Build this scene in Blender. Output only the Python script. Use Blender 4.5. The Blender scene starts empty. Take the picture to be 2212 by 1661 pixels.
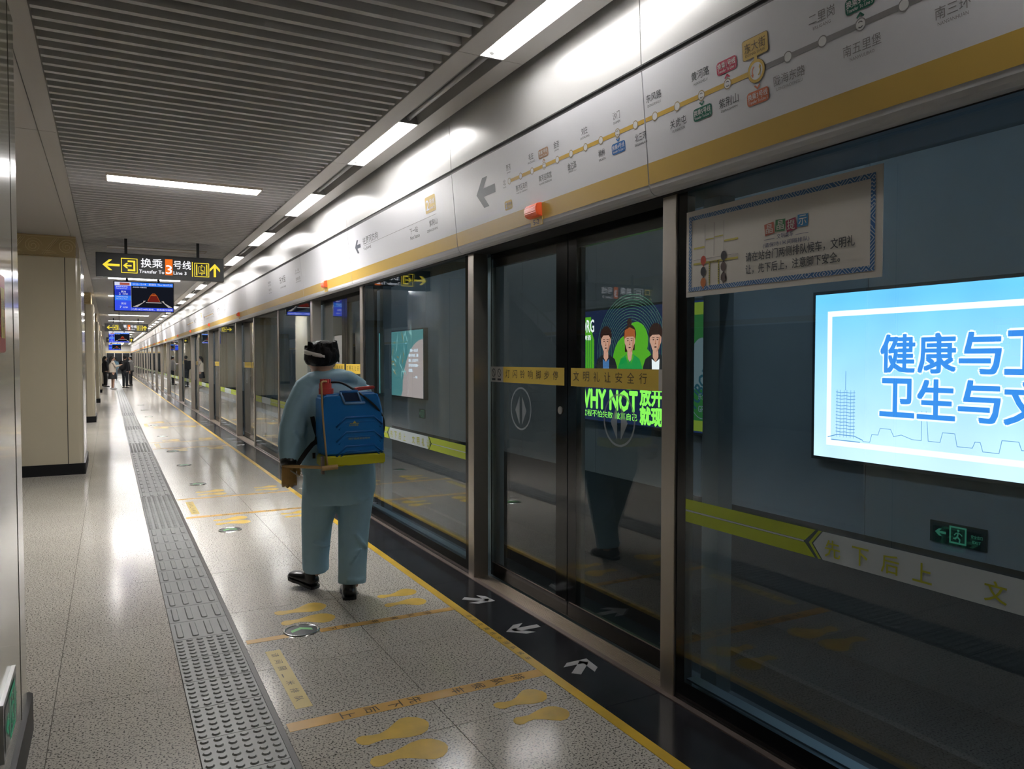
import bpy, bmesh, math, random
import numpy as np
from mathutils import Vector, Matrix
random.seed(7)
PI = math.pi
scene = bpy.context.scene
COL = scene.collection

# ------------------------------------------------------------------ camera, world, exposure
EYE = 1.45
F, CX, CY = 1645.0, 1106.0, 830.5
ay = np.array([236 - CX, CY - 777, -F]); ay /= np.linalg.norm(ay)        # the track direction in camera space
ax = np.array([4220 - CX, CY - 777, -F]); ax -= ax.dot(ay) * ay; ax /= np.linalg.norm(ax)
az = np.cross(ax, ay)
cam = bpy.data.cameras.new('camera')
cam.sensor_width = 36.0; cam.lens = 36.0 * F / 2212.0; cam.clip_end = 300; cam.clip_start = 0.05
camo = bpy.data.objects.new('camera', cam); COL.objects.link(camo)
M = Matrix.Identity(4)
for i, v in enumerate((ax, ay, az)):
    for j in range(3): M[i][j] = v[j]
M[2][3] = EYE
camo.matrix_world = M
scene.camera = camo
w = bpy.data.worlds.new('underground'); scene.world = w; w.use_nodes = True
w.node_tree.nodes['Background'].inputs[0].default_value = (0.5, 0.52, 0.55, 1)
w.node_tree.nodes['Background'].inputs[1].default_value = 0.02
vs = scene.view_settings
vs.view_transform = 'Standard'; vs.look = 'None'; vs.gamma = 1.0; vs.use_curve_mapping = False
vs.exposure = 2.95
TUBE_POWER = 5.2        # radiance of the fluorescent tubes
TUNNEL_FILL_POWER = 9.0      # radiance of the added, unseen fill tubes over the track
PANEL_POWER = 15.0        # radiance of the ceiling light strips
scene.cycles.max_bounces = 12
scene.cycles.transparent_max_bounces = 24
scene.cycles.glossy_bounces = 6
scene.cycles.sample_clamp_indirect = 6.0

# ------------------------------------------------------------------ materials
MATS = {}
def mat(name, col=(.5, .5, .5), rough=.5, metal=0., spec=.5, coat=0., emit=0., ecol=None, bump=0., bscale=40., vary=0., vscale=3., stretch=None):
    if name in MATS: return MATS[name]
    m = bpy.data.materials.new(name); m.use_nodes = True
    nt = m.node_tree; b = nt.nodes['Principled BSDF']
    b.inputs['Base Color'].default_value = (*col, 1); b.inputs['Roughness'].default_value = rough
    b.inputs['Metallic'].default_value = metal; b.inputs['Specular IOR Level'].default_value = spec
    b.inputs['Coat Weight'].default_value = coat; b.inputs['Coat Roughness'].default_value = .06
    if emit:
        b.inputs['Emission Color'].default_value = (*(ecol or col), 1); b.inputs['Emission Strength'].default_value = emit
    if bump or vary:
        g = nt.nodes.new('ShaderNodeNewGeometry'); mp = nt.nodes.new('ShaderNodeMapping')
        nt.links.new(g.outputs['Position'], mp.inputs[0])
        if stretch: mp.inputs['Scale'].default_value = stretch
    if bump:
        n = nt.nodes.new('ShaderNodeTexNoise'); n.inputs['Scale'].default_value = bscale; n.inputs['Detail'].default_value = 3
        nt.links.new(mp.outputs[0], n.inputs['Vector'])
        bp = nt.nodes.new('ShaderNodeBump'); bp.inputs['Strength'].default_value = bump; bp.inputs['Distance'].default_value = .02
        nt.links.new(n.outputs[0], bp.inputs['Height']); nt.links.new(bp.outputs[0], b.inputs['Normal'])
    if vary:
        n = nt.nodes.new('ShaderNodeTexNoise'); n.inputs['Scale'].default_value = vscale; n.inputs['Detail'].default_value = 4
        nt.links.new(mp.outputs[0], n.inputs['Vector'])
        r = nt.nodes.new('ShaderNodeValToRGB')
        r.color_ramp.elements[0].position = .3; r.color_ramp.elements[1].position = .7
        r.color_ramp.elements[0].color = (*[c * (1 - vary) for c in col], 1); r.color_ramp.elements[1].color = (*[min(1, c * (1 + vary)) for c in col], 1)
        nt.links.new(n.outputs[0], r.inputs[0]); nt.links.new(r.outputs[0], b.inputs['Base Color'])
    MATS[name] = m
    return m

def terrazzo():
    m = bpy.data.materials.new('speckled_terrazzo'); m.use_nodes = True
    nt = m.node_tree; b = nt.nodes['Principled BSDF']
    g = nt.nodes.new('ShaderNodeNewGeometry')
    n = nt.nodes.new('ShaderNodeTexNoise'); n.inputs['Scale'].default_value = 120; n.inputs['Detail'].default_value = 1.5
    nt.links.new(g.outputs['Position'], n.inputs['Vector'])
    r = nt.nodes.new('ShaderNodeValToRGB'); e = r.color_ramp.elements
    e[0].position = .36; e[0].color = (.07, .062, .052, 1); e[1].position = .47; e[1].color = (.66, .615, .545, 1)
    nt.links.new(n.outputs[0], r.inputs[0])
    n2 = nt.nodes.new('ShaderNodeTexNoise'); n2.inputs['Scale'].default_value = .9; n2.inputs['Detail'].default_value = 3
    nt.links.new(g.outputs['Position'], n2.inputs['Vector'])
    mx = nt.nodes.new('ShaderNodeMix'); mx.data_type = 'RGBA'; mx.blend_type = 'MULTIPLY'; mx.inputs[0].default_value = .35
    nt.links.new(r.outputs[0], mx.inputs[6]); nt.links.new(n2.outputs[0], mx.inputs[7])
    gm = nt.nodes.new('ShaderNodeBrightContrast'); gm.inputs[1].default_value = .04
    nt.links.new(mx.outputs[2], gm.inputs[0]); nt.links.new(gm.outputs[0], b.inputs['Base Color'])
    b.inputs['Roughness'].default_value = .15; b.inputs['Specular IOR Level'].default_value = .22
    MATS['terrazzo'] = m
    return m

def glass(name, tint, refl=.045):
    """clear sheet: tinted straight-through light plus a mirror reflection that grows towards grazing angles"""
    m = bpy.data.materials.new(name); m.use_nodes = True
    nt = m.node_tree; nt.nodes.clear()
    out = nt.nodes.new('ShaderNodeOutputMaterial'); mx = nt.nodes.new('ShaderNodeMixShader')
    tr = nt.nodes.new('ShaderNodeBsdfTransparent'); tr.inputs[0].default_value = (*tint, 1)
    gl = nt.nodes.new('ShaderNodeBsdfGlossy'); gl.inputs['Roughness'].default_value = 0.0; gl.inputs[0].default_value = (1, 1, 1, 1)
    lw = nt.nodes.new('ShaderNodeLayerWeight'); lw.inputs[0].default_value = .5
    pw = nt.nodes.new('ShaderNodeMath'); pw.operation = 'POWER'; pw.inputs[1].default_value = 5.0
    ma = nt.nodes.new('ShaderNodeMath'); ma.operation = 'MULTIPLY_ADD'; ma.inputs[1].default_value = 1 - refl; ma.inputs[2].default_value = refl
    nt.links.new(lw.outputs['Facing'], pw.inputs[0]); nt.links.new(pw.outputs[0], ma.inputs[0]); nt.links.new(ma.outputs[0], mx.inputs[0])
    nt.links.new(tr.outputs[0], mx.inputs[1]); nt.links.new(gl.outputs[0], mx.inputs[2]); nt.links.new(mx.outputs[0], out.inputs[0])
    MATS[name] = m
    return m

def glow(name, col, strength, raw=False):
    m = bpy.data.materials.new(name); m.use_nodes = True
    nt = m.node_tree; nt.nodes.clear()
    out = nt.nodes.new('ShaderNodeOutputMaterial'); e = nt.nodes.new('ShaderNodeEmission')
    e.inputs[0].default_value = (*col, 1); e.inputs[1].default_value = strength if raw else strength * 2 ** -vs.exposure
    nt.links.new(e.outputs[0], out.inputs[0]); MATS[name] = m
    return m

def film(name, col, alpha, rough=.4):
    """printed film on glass: partly see-through"""
    m = mat(name, col, rough)
    m.node_tree.nodes['Principled BSDF'].inputs['Alpha'].default_value = alpha
    return m

TERR = terrazzo()
GROUT = mat('grout', (.10, .085, .07), .8)
TACT = mat('grey_tactile_stone', (.20, .205, .20), .42, bump=.05, bscale=300, vary=.12, vscale=2)
GRANITE = mat('black_granite', (.022, .022, .026), .16, vary=.4, vscale=7)
YELLOW = mat('yellow_marking', (.70, .44, .035), .35, vary=.12, vscale=5)
TAPE = mat('orange_yellow_tape', (.66, .37, .07), .4, vary=.12, vscale=4)
STRAW = mat('straw_yellow_sticker', (.62, .47, .13), .42, vary=.08, vscale=6)
FOOT = mat('yellow_footprint_vinyl', (.66, .43, .05), .38, vary=.15, vscale=9)
STEEL = mat('brushed_steel', (.50, .46, .41), .33, .9, bump=.06, bscale=60, stretch=(6, 6, .15))
DSTEEL = mat('dark_edging_metal', (.26, .21, .19), .42, .7)
RIB = mat('ribbed_sill_metal', (.40, .34, .28), .4, .8)
WHITE = mat('white_panel', (.68, .685, .725), .38)
WHITE2 = mat('satin_white_panel', (.70, .70, .70), .26, .25)
SOFFIT = mat('grey_white_soffit', (.62, .60, .58), .55)
BEAM = mat('grey_beam_panel', (.46, .43, .40), .6)
SLAT = mat('grey_aluminium_slat', (.55, .54, .53), .5)
DARK = mat('dark_void', (.06, .06, .062), .8)
BLACK = mat('black_plastic', (.008, .008, .009), .35)
FRIT = mat('black_glass_border', (.006, .007, .008), .12)
YSTR = mat('golden_stripe', (.58, .385, .085), .4)
INK = mat('dark_grey_ink', (.045, .05, .06), .5)
PALEINK = mat('mid_grey_ink', (.22, .21, .22), .5)
CREAM = mat('cream_column_panel', (.47, .42, .315), .14, coat=.3, vary=.05, vscale=.7)
PLINTH = mat('black_plinth', (.010, .010, .011), .45, spec=.2)
GOLD = mat('tan_capital', (.40, .30, .14), .5)
GOLD2 = mat('pale_tan_relief', (.55, .44, .24), .45)
SIGN = mat('sign_black', (.012, .014, .018), .3)
HOUSE = mat('lamp_housing_white', (.75, .75, .74), .4)
DEADT = mat('unlit_tube_glass', (.62, .62, .62), .2)
TRACKW = mat('grey_track_wall', (.50, .51, .51), .6, vary=.06, vscale=1.2)
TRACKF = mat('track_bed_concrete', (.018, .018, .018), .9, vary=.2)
GFIX = glass('blue_grey_glass', (.70, .81, .88), .078)
GDOOR = glass('smoke_glass', (.70, .74, .75), .065)
YSIGN = glow('sign_yellow_light', (1.0, .78, .06), 1.0)
WSIGN = glow('sign_white_light', (.95, .95, 1.0), 1.15)
OSIGN = glow('sign_orange_light', (1.0, .20, .02), .9)
GEXIT = glow('exit_green_light', (.12, .50, .28), .30)

FILL_TUBE = glow('added_fill_tube_light', (.78, .90, 1.0), TUNNEL_FILL_POWER, True)  # glow of the fill tubes added above the track

# ------------------------------------------------------------------ helpers
def tag(o, label=None, cat=None, group=None, kind=None):
    if label: o['label'] = label
    if cat: o['category'] = cat
    if group: o['group'] = group
    if kind: o['kind'] = kind
    return o
def thing(name, label, cat, loc=(0, 0, 0), group=None, kind=None):
    o = bpy.data.objects.new(name, None); COL.objects.link(o); o.location = loc; o.empty_display_size = .1
    return tag(o, label, cat, group, kind)
def base(o):
    v = Vector((0, 0, 0))
    while o is not None: v += Vector(o.location); o = o.parent
    return v
def link(name, me, m, parent=None, loc=None):
    o = bpy.data.objects.new(name, me); COL.objects.link(o)
    if m is not None and not len(me.materials): me.materials.append(m)
    if parent is not None: o.parent = parent
    if loc is not None: o.location = loc
    return o
def obj(name, bm, m, parent=None, loc=None, smooth=False, normals=True):
    """bm in world coordinates -> one object; local to its parent's base (or to loc)"""
    off = base(parent) if parent is not None else Vector(loc or (0, 0, 0))
    if normals: bmesh.ops.recalc_face_normals(bm, faces=bm.faces)
    bmesh.ops.translate(bm, verts=bm.verts, vec=-off)
    me = bpy.data.meshes.new(name); bm.to_mesh(me); bm.free()
    if smooth:
        for p in me.polygons: p.use_smooth = True
    return link(name, me, m, parent, None if parent is not None else off)
def B(): return bmesh.new()
def box(bm, x0, x1, y0, y1, z0, z1, bev=0.):
    r = bmesh.ops.create_cube(bm, size=1)
    vs_ = r['verts']
    for v in vs_:
        v.co = Vector((x0 + (v.co.x + .5) * (x1 - x0), y0 + (v.co.y + .5) * (y1 - y0), z0 + (v.co.z + .5) * (z1 - z0)))
    if bev:
        es = list({e for v in vs_ for e in v.link_edges})
        bmesh.ops.bevel(bm, geom=es, offset=bev, segments=2, affect='EDGES', profile=.5)
    return bm
def bx(name, m, parent, x0, x1, y0, y1, z0, z1, bev=0., loc=None):
    return obj(name, box(B(), x0, x1, y0, y1, z0, z1, bev), m, parent, loc)
def prism(bm, pts, axis, a, b):
    """polygon pts (2-D) swept along axis between a and b; axis 1 -> pts are (x,z), axis 2 -> (x,y), axis 0 -> (y,z)"""
    def mk(p, t):
        return {0: (t, p[0], p[1]), 1: (p[0], t, p[1]), 2: (p[0], p[1], t)}[axis]
    v0 = [bm.verts.new(mk(p, a)) for p in pts]; v1 = [bm.verts.new(mk(p, b)) for p in pts]
    n = len(pts)
    for i in range(n): bm.faces.new((v0[i], v0[(i + 1) % n], v1[(i + 1) % n], v1[i]))
    bm.faces.new(v0[::-1]); bm.faces.new(v1)
    return bm
def cyl(bm, p, q, r, n=12, r2=None):
    p, q = Vector(p), Vector(q); d = (q - p); d.normalize()
    u = d.orthogonal().normalized(); v = d.cross(u); r2 = r if r2 is None else r2
    a = [bm.verts.new(p + (u * math.cos(t) + v * math.sin(t)) * r) for t in [2 * PI * i / n for i in range(n)]]
    b = [bm.verts.new(q + (u * math.cos(t) + v * math.sin(t)) * r2) for t in [2 * PI * i / n for i in range(n)]]
    for i in range(n): bm.faces.new((a[i], a[(i + 1) % n], b[(i + 1) % n], b[i]))
    bm.faces.new(a[::-1]); bm.faces.new(b)
    return bm
def loft(bm, st, n=14, up=(0, 0, 1)):
    """st: list of (x,y,z,rx,ry). rings perpendicular to the path; rx along the ring's side axis, ry along the other"""
    P = [Vector(s[:3]) for s in st]; rings = []
    for i, s in enumerate(st):
        t = (P[min(i + 1, len(P) - 1)] - P[max(i - 1, 0)]).normalized()
        if abs(t.z) > .6: u = Vector((1, 0, 0)); u = (u - t * u.dot(t)).normalized()
        else: u = t.cross(Vector((0, 0, 1))).normalized()
        v = t.cross(u)
        rx = s[3]; ry = s[4] if len(s) > 4 else s[3]
        rings.append([bm.verts.new(P[i] + u * rx * math.cos(a) + v * ry * math.sin(a)) for a in [2 * PI * k / n for k in range(n)]])
    for a, b in zip(rings, rings[1:]):
        for k in range(n): bm.faces.new((a[k], a[(k + 1) % n], b[(k + 1) % n], b[k]))
    bm.faces.new(rings[0][::-1]); bm.faces.new(rings[-1])
    return bm
def pipe(bm, pts, r, n=8):
    """smooth tube through points (Catmull-Rom)"""
    P = [Vector(p) for p in pts]; Q = []
    for i in range(len(P) - 1):
        a, b, c, d = P[max(i - 1, 0)], P[i], P[i + 1], P[min(i + 2, len(P) - 1)]
        for k in range(6):
            t = k / 6
            Q.append(.5 * ((2 * b) + (c - a) * t + (2 * a - 5 * b + 4 * c - d) * t * t + (3 * b - a - 3 * c + d) * t ** 3))
    Q.append(P[-1])
    return loft(bm, [(*q, r, r) for q in Q], n)
def ball(bm, c, r, seg=16):
    g = bmesh.ops.create_uvsphere(bm, u_segments=seg, v_segments=max(6, seg // 2 + 2), radius=1)
    for v in g['verts']: v.co = Vector((c[0] + v.co.x * r[0], c[1] + v.co.y * r[1], c[2] + v.co.z * r[2]))
    return bm
def blob(name, bm, m, parent, voxel=.012, smooth=4, rough=0.):
    """fuse overlapping closed shapes into one continuous surface"""
    bmesh.ops.recalc_face_normals(bm, faces=bm.faces)
    me = bpy.data.meshes.new('tmp'); bm.to_mesh(me); bm.free()
    o = bpy.data.objects.new('tmp', me); COL.objects.link(o)
    r = o.modifiers.new('r', 'REMESH'); r.mode = 'VOXEL'; r.voxel_size = voxel
    s = o.modifiers.new('s', 'SMOOTH'); s.iterations = smooth; s.factor = .5
    dg = bpy.context.evaluated_depsgraph_get()
    me2 = bpy.data.meshes.new_from_object(o.evaluated_get(dg))
    bpy.data.objects.remove(o); bpy.data.meshes.remove(me)
    off = base(parent) if parent is not None else Vector((0, 0, 0))
    me2.transform(Matrix.Translation(-off)); me2.name = name
    for p in me2.polygons: p.use_smooth = True
    me2.materials.clear()
    return link(name, me2, m, parent)
def dup(root, dloc, label=None, name=None):
    r = root.copy(); COL.objects.link(r); r.location = Vector(root.location) + Vector(dloc)
    if label: r['label'] = label
    for ch in list(root.children):
        c = ch.copy(); COL.objects.link(c); c.parent = r
        for g in ch.children:
            d = g.copy(); COL.objects.link(d); d.parent = c
    return r
ORD = ['first', 'second', 'third', 'fourth', 'fifth', 'sixth', 'seventh', 'eighth', 'ninth', 'tenth', 'eleventh', 'twelfth', 'thirteenth', 'fourteenth', 'fifteenth',
       'sixteenth', 'seventeenth', 'eighteenth', 'nineteenth', 'twentieth'] + ['%dth' % i for i in range(21, 60)]

# flat print: shapes in a (right, up) frame
class Frame:
    def __init__(s, o, r, u): s.o, s.r, s.u = Vector(o), Vector(r), Vector(u); s.n = s.r.cross(s.u).normalized()
    def at(s, u, v, lift=0.): return s.o + s.r * u + s.u * v + s.n * lift
def flat(name, m, parent, fr, polys, lift=.0012, loc=None):
    bm = B()
    for p in polys:
        vv = [bm.verts.new(fr.at(a, b, lift)) for a, b in p]
        f = bm.faces.new(vv)
        f.normal_update()
        if f.normal.dot(fr.n) < 0: f.normal_flip()
    return obj(name, bm, m, parent, loc, normals=False)
def rect(a, b, c, d): return [(a, b), (c, b), (c, d), (a, d)]
def rrect(a, b, c, d, r, n=4):
    P = []
    for cx, cy, t0 in ((c - r, d - r, 0), (a + r, d - r, 1), (a + r, b + r, 2), (c - r, b + r, 3)):
        for k in range(n + 1):
            t = (t0 + k / n) * PI / 2; P.append((cx + r * math.cos(t), cy + r * math.sin(t)))
    return P
def circ(cx, cy, r, n=24, ry=None): return [(cx + r * math.cos(2 * PI * k / n), cy + (ry or r) * math.sin(2 * PI * k / n)) for k in range(n)]
def ring(cx, cy, r0, r1, n=28, a0=0., a1=2 * PI):
    A = [a0 + (a1 - a0) * k / n for k in range(n + 1)]
    return [[(cx + r0 * math.cos(s), cy + r0 * math.sin(s)), (cx + r1 * math.cos(s), cy + r1 * math.sin(s)), (cx + r1 * math.cos(t), cy + r1 * math.sin(t)), (cx + r0 * math.cos(t), cy + r0 * math.sin(t))] for s, t in zip(A, A[1:])]
def stroke(pts, w):
    out = []
    for (a, b), (c, d) in zip(pts, pts[1:]):
        L = math.hypot(c - a, d - b) or 1e-6; nx, ny = -(d - b) / L * w / 2, (c - a) / L * w / 2
        ex, ey = (c - a) / L * w * .3, (d - b) / L * w * .3
        out.append([(a - ex + nx, b - ey + ny), (a - ex - nx, b - ey - ny), (c + ex - nx, d + ey - ny), (c + ex + nx, d + ey + ny)])
    return out
def frame4(a, b, c, d, t): return [rect(a, b, c, b + t), rect(a, d - t, c, d), rect(a, b + t, a + t, d - t), rect(c - t, b + t, c, d - t)]
def arrow(cx, cy, L, W, t, ang):
    """bold signage arrow: chevron head and stem, pointing along ang"""
    P1 = [(L / 2, 0), (L / 2 - W * .55, W / 2), (L / 2 - W * .55 - t * 1.25, W / 2), (L / 2 - t * 1.35, 0), (L / 2 - W * .55 - t * 1.25, -W / 2), (L / 2 - W * .55, -W / 2)]
    P2 = [(-L / 2, -t / 2), (L / 2 - t * .9, -t / 2), (L / 2 - t * .9, t / 2), (-L / 2, t / 2)]
    c, s = math.cos(ang), math.sin(ang)
    return [[(cx + x * c - y * s, cy + x * s + y * c) for x, y in P] for P in (P1, P2)]

_tc = bpy.data.curves.new('txt', 'FONT'); _to = bpy.data.objects.new('txt', _tc); COL.objects.link(_to)
_tcache = {}
def glyphs(s, bold=0., res=2):
    k = (s, bold, res)
    if k not in _tcache:
        _tc.body = s; _tc.size = 1; _tc.offset = bold; _tc.resolution_u = res; _tc.fill_mode = 'FRONT'
        dg = bpy.context.evaluated_depsgraph_get(); dg.update()
        me = bpy.data.meshes.new_from_object(_to.evaluated_get(dg))
        V = [(v.co.x, v.co.y) for v in me.vertices]; Fc = [tuple(p.vertices) for p in me.polygons]
        bpy.data.meshes.remove(me)
        xs = [v[0] for v in V]; ys = [v[1] for v in V]
        _tcache[k] = (V, Fc, min(xs), max(xs), min(ys), max(ys))
    return _tcache[k]
def text(name, m, parent, fr, items, lift=.0018, bold=.0, res=2):
    """items: (string, u, v, w, h[, 'c']) each fitted to the box whose lower-left (or bottom centre) is u,v; w None keeps proportion"""
    bm = B()
    OFF = [(0, 0)] if not bold else [(0, 0)] + [(math.cos(t) * bold, math.sin(t) * bold) for t in [2 * PI * k / (8 if bold > .03 else 4) + PI / 4 for k in range(8 if bold > .03 else 4)]]
    for it in items:
        s, u, v, wd, h = it[:5]
        V, Fc, x0, x1, y0, y1 = glyphs(s, 0, res)
        sy = h / (y1 - y0); sx = sy if wd is None else wd / (x1 - x0)
        if len(it) > 5: u = u - (x1 - x0) * sx / 2
        for n_, (ou, ov) in enumerate(OFF):
            vv = [bm.verts.new(fr.at(u + (a - x0 + ou) * sx, v + (b - y0 + ov) * sy, lift + .00006 * n_)) for a, b in V]
            for f in Fc:
                try: fc = bm.faces.new([vv[i] for i in f])
                except ValueError: continue
                fc.normal_update()
                if fc.normal.dot(fr.n) < 0: fc.normal_flip()
    return obj(name, bm, m, parent, normals=False)

# ------------------------------------------------------------------ the setting: floor
YEND = 90.0
PX = 2.12                                     # platform-side face of the door posts
DOORS = [2.62, 7.12, 13.22, 17.72, 22.22, 26.72, 32.82, 37.32, 41.82, 46.32, 52.42, 56.92, 61.42, 65.92, 72.02, 76.52, 81.02, 85.52]
OPEN = 1.93; PW = .09
floor = bx('floor', GROUT, None, -8.2, 2.125, -4, YEND, -.12, -.004, loc=(0, 0, 0))
tag(floor, 'speckled cream terrazzo platform floor with a grey tactile strip', 'floor', kind='structure')
TL = .914
cols_ = [(-1.428, -.829), (-.826, -.227), (-.224, .268), (.587, 1.190), (1.193, 1.7495)]
tile_me = {}
for x0, x1 in cols_:
    b = box(B(), 0, x1 - x0, 0, TL - .003, -.008, 0); me = bpy.data.meshes.new('floor_tile'); b.to_mesh(me); b.free(); me.materials.append(TERR)
    tile_me[x0] = me
    for k in range(-1, 33):
        link('floor_tile', me, None, floor, (x0, 2.7365 + TL * k, 0))
yfar = 2.7365 + TL * 33
b = B()
for x0, x1 in cols_: box(b, x0, x1, yfar, YEND, -.008, 0)
tag(obj('far_tile_row', b, TERR, floor), kind='stuff')
b = B()
for x0, x1 in cols_: box(b, x0, x1, -4, 2.7365 - TL - .003, -.008, 0)
for i in range(11):
    box(b, -8.1 + i * .603, -8.1 + i * .603 + .6, -4, YEND, -.008, 0)
tag(obj('hall_tile_row', b, TERR, floor), kind='stuff')
# tactile strip
def tactile(kind):
    b = box(B(), 0, .29, 0, .287, -.008, .002)
    if kind == 'dots':
        for i in range(6):
            for j in range(6):
                cx, cy = .0245 + i * .0482, .0238 + j * .0478
                cyl(b, (cx, cy, .0015), (cx, cy, .007), .0175, 10, .0115)
    else:
        for i in range(4):
            cx = .0363 + i * .0725
            P = rrect(cx - .017, .024, cx + .017, .263, .016, 3); Q = rrect(cx - .0125, .0285, cx + .0125, .2585, .0125, 3)
            v0 = [b.verts.new((p[0], p[1], .0015)) for p in P]; v1 = [b.verts.new((p[0], p[1], .007)) for p in Q]
            n = len(P)
            for k in range(n): b.faces.new((v0[k], v0[(k + 1) % n], v1[(k + 1) % n], v1[k]))
            b.faces.new(v1)
    bmesh.ops.recalc_face_normals(b, faces=b.faces)
    me = bpy.data.meshes.new('tactile_tile'); b.to_mesh(me); b.free(); me.materials.append(TACT)
    return me
TD, TB = tactile('dots'), tactile('bars')
y = 1.63
while y < 40:
    dots = y < 4.15 or 7.1 < y < 8.6 or 13.1 < y < 14.6 or 17.3 < y < 18.2 or 21.8 < y < 23
    link('tactile_tile', TD if dots else TB, None, floor, (.2715, y, 0)); y += .29
tag(bx('far_tactile_strip', TACT, floor, .2715, .5615, y, YEND, -.008, .003), kind='stuff')
bx('tactile_edge_strip', mat('dark_brown_strip', (.045, .036, .032), .45), floor, .5635, .585, -4, YEND, -.008, .0015)
# granite margin and edge line
gm = None
for k in range(-2, 32):
    if gm is None:
        gm = bpy.data.meshes.new('granite_slab'); b = box(B(), 0, .292, 0, .972, -.008, 0); b.to_mesh(gm); b.free(); gm.materials.append(GRANITE)
    link('granite_slab', gm, None, floor, (1.8015, 2.592 + .975 * k, 0))
tag(bx('far_granite_row', GRANITE, floor, 1.8015, 2.0935, 2.592 + .975 * 32, YEND, -.008, 0), kind='stuff')
bx('granite_joint_bed', mat('pale_joint', (.30, .29, .28), .6), floor, 1.80, 2.0935, -4, YEND, -.012, -.0025)
yl = bx('edge_line', YELLOW, floor, 1.7505, 1.800, -4, YEND, -.008, .0012)
bx('sill_edge', DSTEEL, floor, 2.095, 2.1255, -4, YEND, -.008, .004)
for y0 in DOORS[:4]:
    fr = Frame((1.755, y0 + 1.28, .0012), (0, -1, 0), (1, 0, 0))
    text('lettering', mat('brown_ink', (.07, .045, .01), .5), floor, fr, [(c, i * .077, .006, .036, .030) for i, c in enumerate('请站在黄线外排队候车'[:9])] + [('车', .69, .006, .034, .030)], lift=.0006)

# ------------------------------------------------------------------ ceiling
ceil = bx('ceiling', DARK, None, -8.2, 2.4, -4, YEND, 3.36, 3.46, loc=(0, 0, 0))
tag(ceil, 'grey slatted ceiling hung between a beam panel and a lamp strip', 'ceiling', kind='structure')
SL0, SL1 = -.285, 1.556
sm = bpy.data.meshes.new('slat'); b = box(B(), SL0, SL1, -.0175, .0175, 3.0, 3.105); b.to_mesh(sm); b.free(); sm.materials.append(SLAT)
LAMPY = [7.39 + 4.5 * k for k in range(-1, 19)]
ns = 0; b = B()
y = 1.9
while y < YEND:
    if min(abs(y - l) for l in LAMPY) > .135:
        if ns < 300: link('slat', sm, None, ceil, (0, y, 0)); ns += 1
        else: box(b, SL0, SL1, y - .0175, y + .0175, 3.0, 3.105)
    else:   # the slat run is interrupted by a lamp: short ends either side
        if ns < 300:
            q = B(); box(q, 1.262, SL1, y - .0175, y + .0175, 3.0, 3.105); box(q, SL0, .0, y - .0175, y + .0175, 3.0, 3.105)
            obj('slat', q, SLAT, ceil); ns += 1
    y += .1225
tag(obj('far_slat_run', b, SLAT, ceil), kind='stuff')
b = B(); box(b, SL0 - .003, SL1 + .016, -4, 1.8, 3.02, 3.1); obj('slat_run_behind', b, SLAT, ceil)
b = B()
for x in (.15, .75, 1.35): box(b, x, x + .03, -4, YEND, 3.11, 3.15)
obj('slat_carrier', b, mat('carrier_steel', (.12, .12, .12), .6), ceil)
# beam soffit over the columns, with shadow joints
for i in range(-1, 12):
    ya, yb = 6.095 + 8.0 * (i - 1), 6.095 + 8.0 * i - .006
    bx('beam_panel', BEAM, ceil, -.4, -.297, ya, yb, 3.0, 3.05)
    bx('beam_panel', BEAM, ceil, -1.5, -.405, ya, yb, 3.0, 3.05)
bx('beam_fascia', BEAM, ceil, -.300, -.292, -4, YEND, 3.001, 3.2)
bx('hall_ceiling', mat('hall_ceiling_grey', (.42, .41, .40), .6), ceil, -8.1, -1.503, -4, YEND, 3.0, 3.05)
# lamp strip soffit along the screen doors
TX0, TX1 = 1.69, 1.829
for i in range(-2, 38):
    ya, yb = 3.56 + 2.44 * (i - 1), 3.56 + 2.44 * i - .004
    if yb > YEND: yb = YEND
    bx('strip_panel', SOFFIT, ceil, 1.574, TX0, ya, yb, 3.0, 3.04)
    bx('strip_panel', SOFFIT, ceil, TX1, 1.945, ya, yb, 3.0, 3.04)
bx('strip_fascia', SOFFIT, ceil, 1.572, 1.576, -4, YEND, 3.001, 3.2)
bx('strip_back', DARK, ceil, 1.6, 2.2, -4, YEND, 3.16, 3.2)

# ------------------------------------------------------------------ header over the screen doors
wall = thing('wall_right', 'white header panels with a golden stripe above the screen doors', 'wall', kind='structure')
LEAN = lambda z: 2.047 - (z - 2.194) * .0926
HP = Frame((2.047 + 2.194 * .0926, 0, 0), (0, -1, 0), (-.0926, 0, 1))        # u = -y, v = z on the leaning face
prof = [(LEAN(2.664), 2.664), (LEAN(2.2), 2.2), (2.051, 2.178), (2.06, 2.163), (2.075, 2.154), (2.10, 2.151), (2.26, 2.151), (2.26, 2.664)]
cuts = [0.1]
for y0 in DOORS: cuts += [y0, y0 + OPEN + PW]
cuts.append(YEND)
lower = {}
for i, (a, c) in enumerate(zip(cuts, cuts[1:])):
    p = obj('header_panel', prism(B(), prof, 1, a + .003, c - .003), WHITE, wall); lower[i] = p
    flat('golden_stripe', YSTR, p, HP, [rect(-(c - .003), 2.195, -(a + .003), 2.283)], .0008)
    uprof = [(1.985, 3.06), (2.0005, 2.692), (2.02, 2.692), (2.02, 3.06)]
    obj('upper_panel', prism(B(), uprof, 1, a + .003, c - .003), WHITE2, wall)
p0 = obj('header_panel', prism(B(), prof, 1, -4, .097), WHITE, wall)
flat('golden_stripe', YSTR, p0, HP, [rect(-.097, 2.195, 4, 2.283)], .0008)
obj('upper_panel', prism(B(), [(1.985, 3.06), (2.0005, 2.692), (2.02, 2.692), (2.02, 3.06)], 1, -4, .097), WHITE2, wall)
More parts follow.
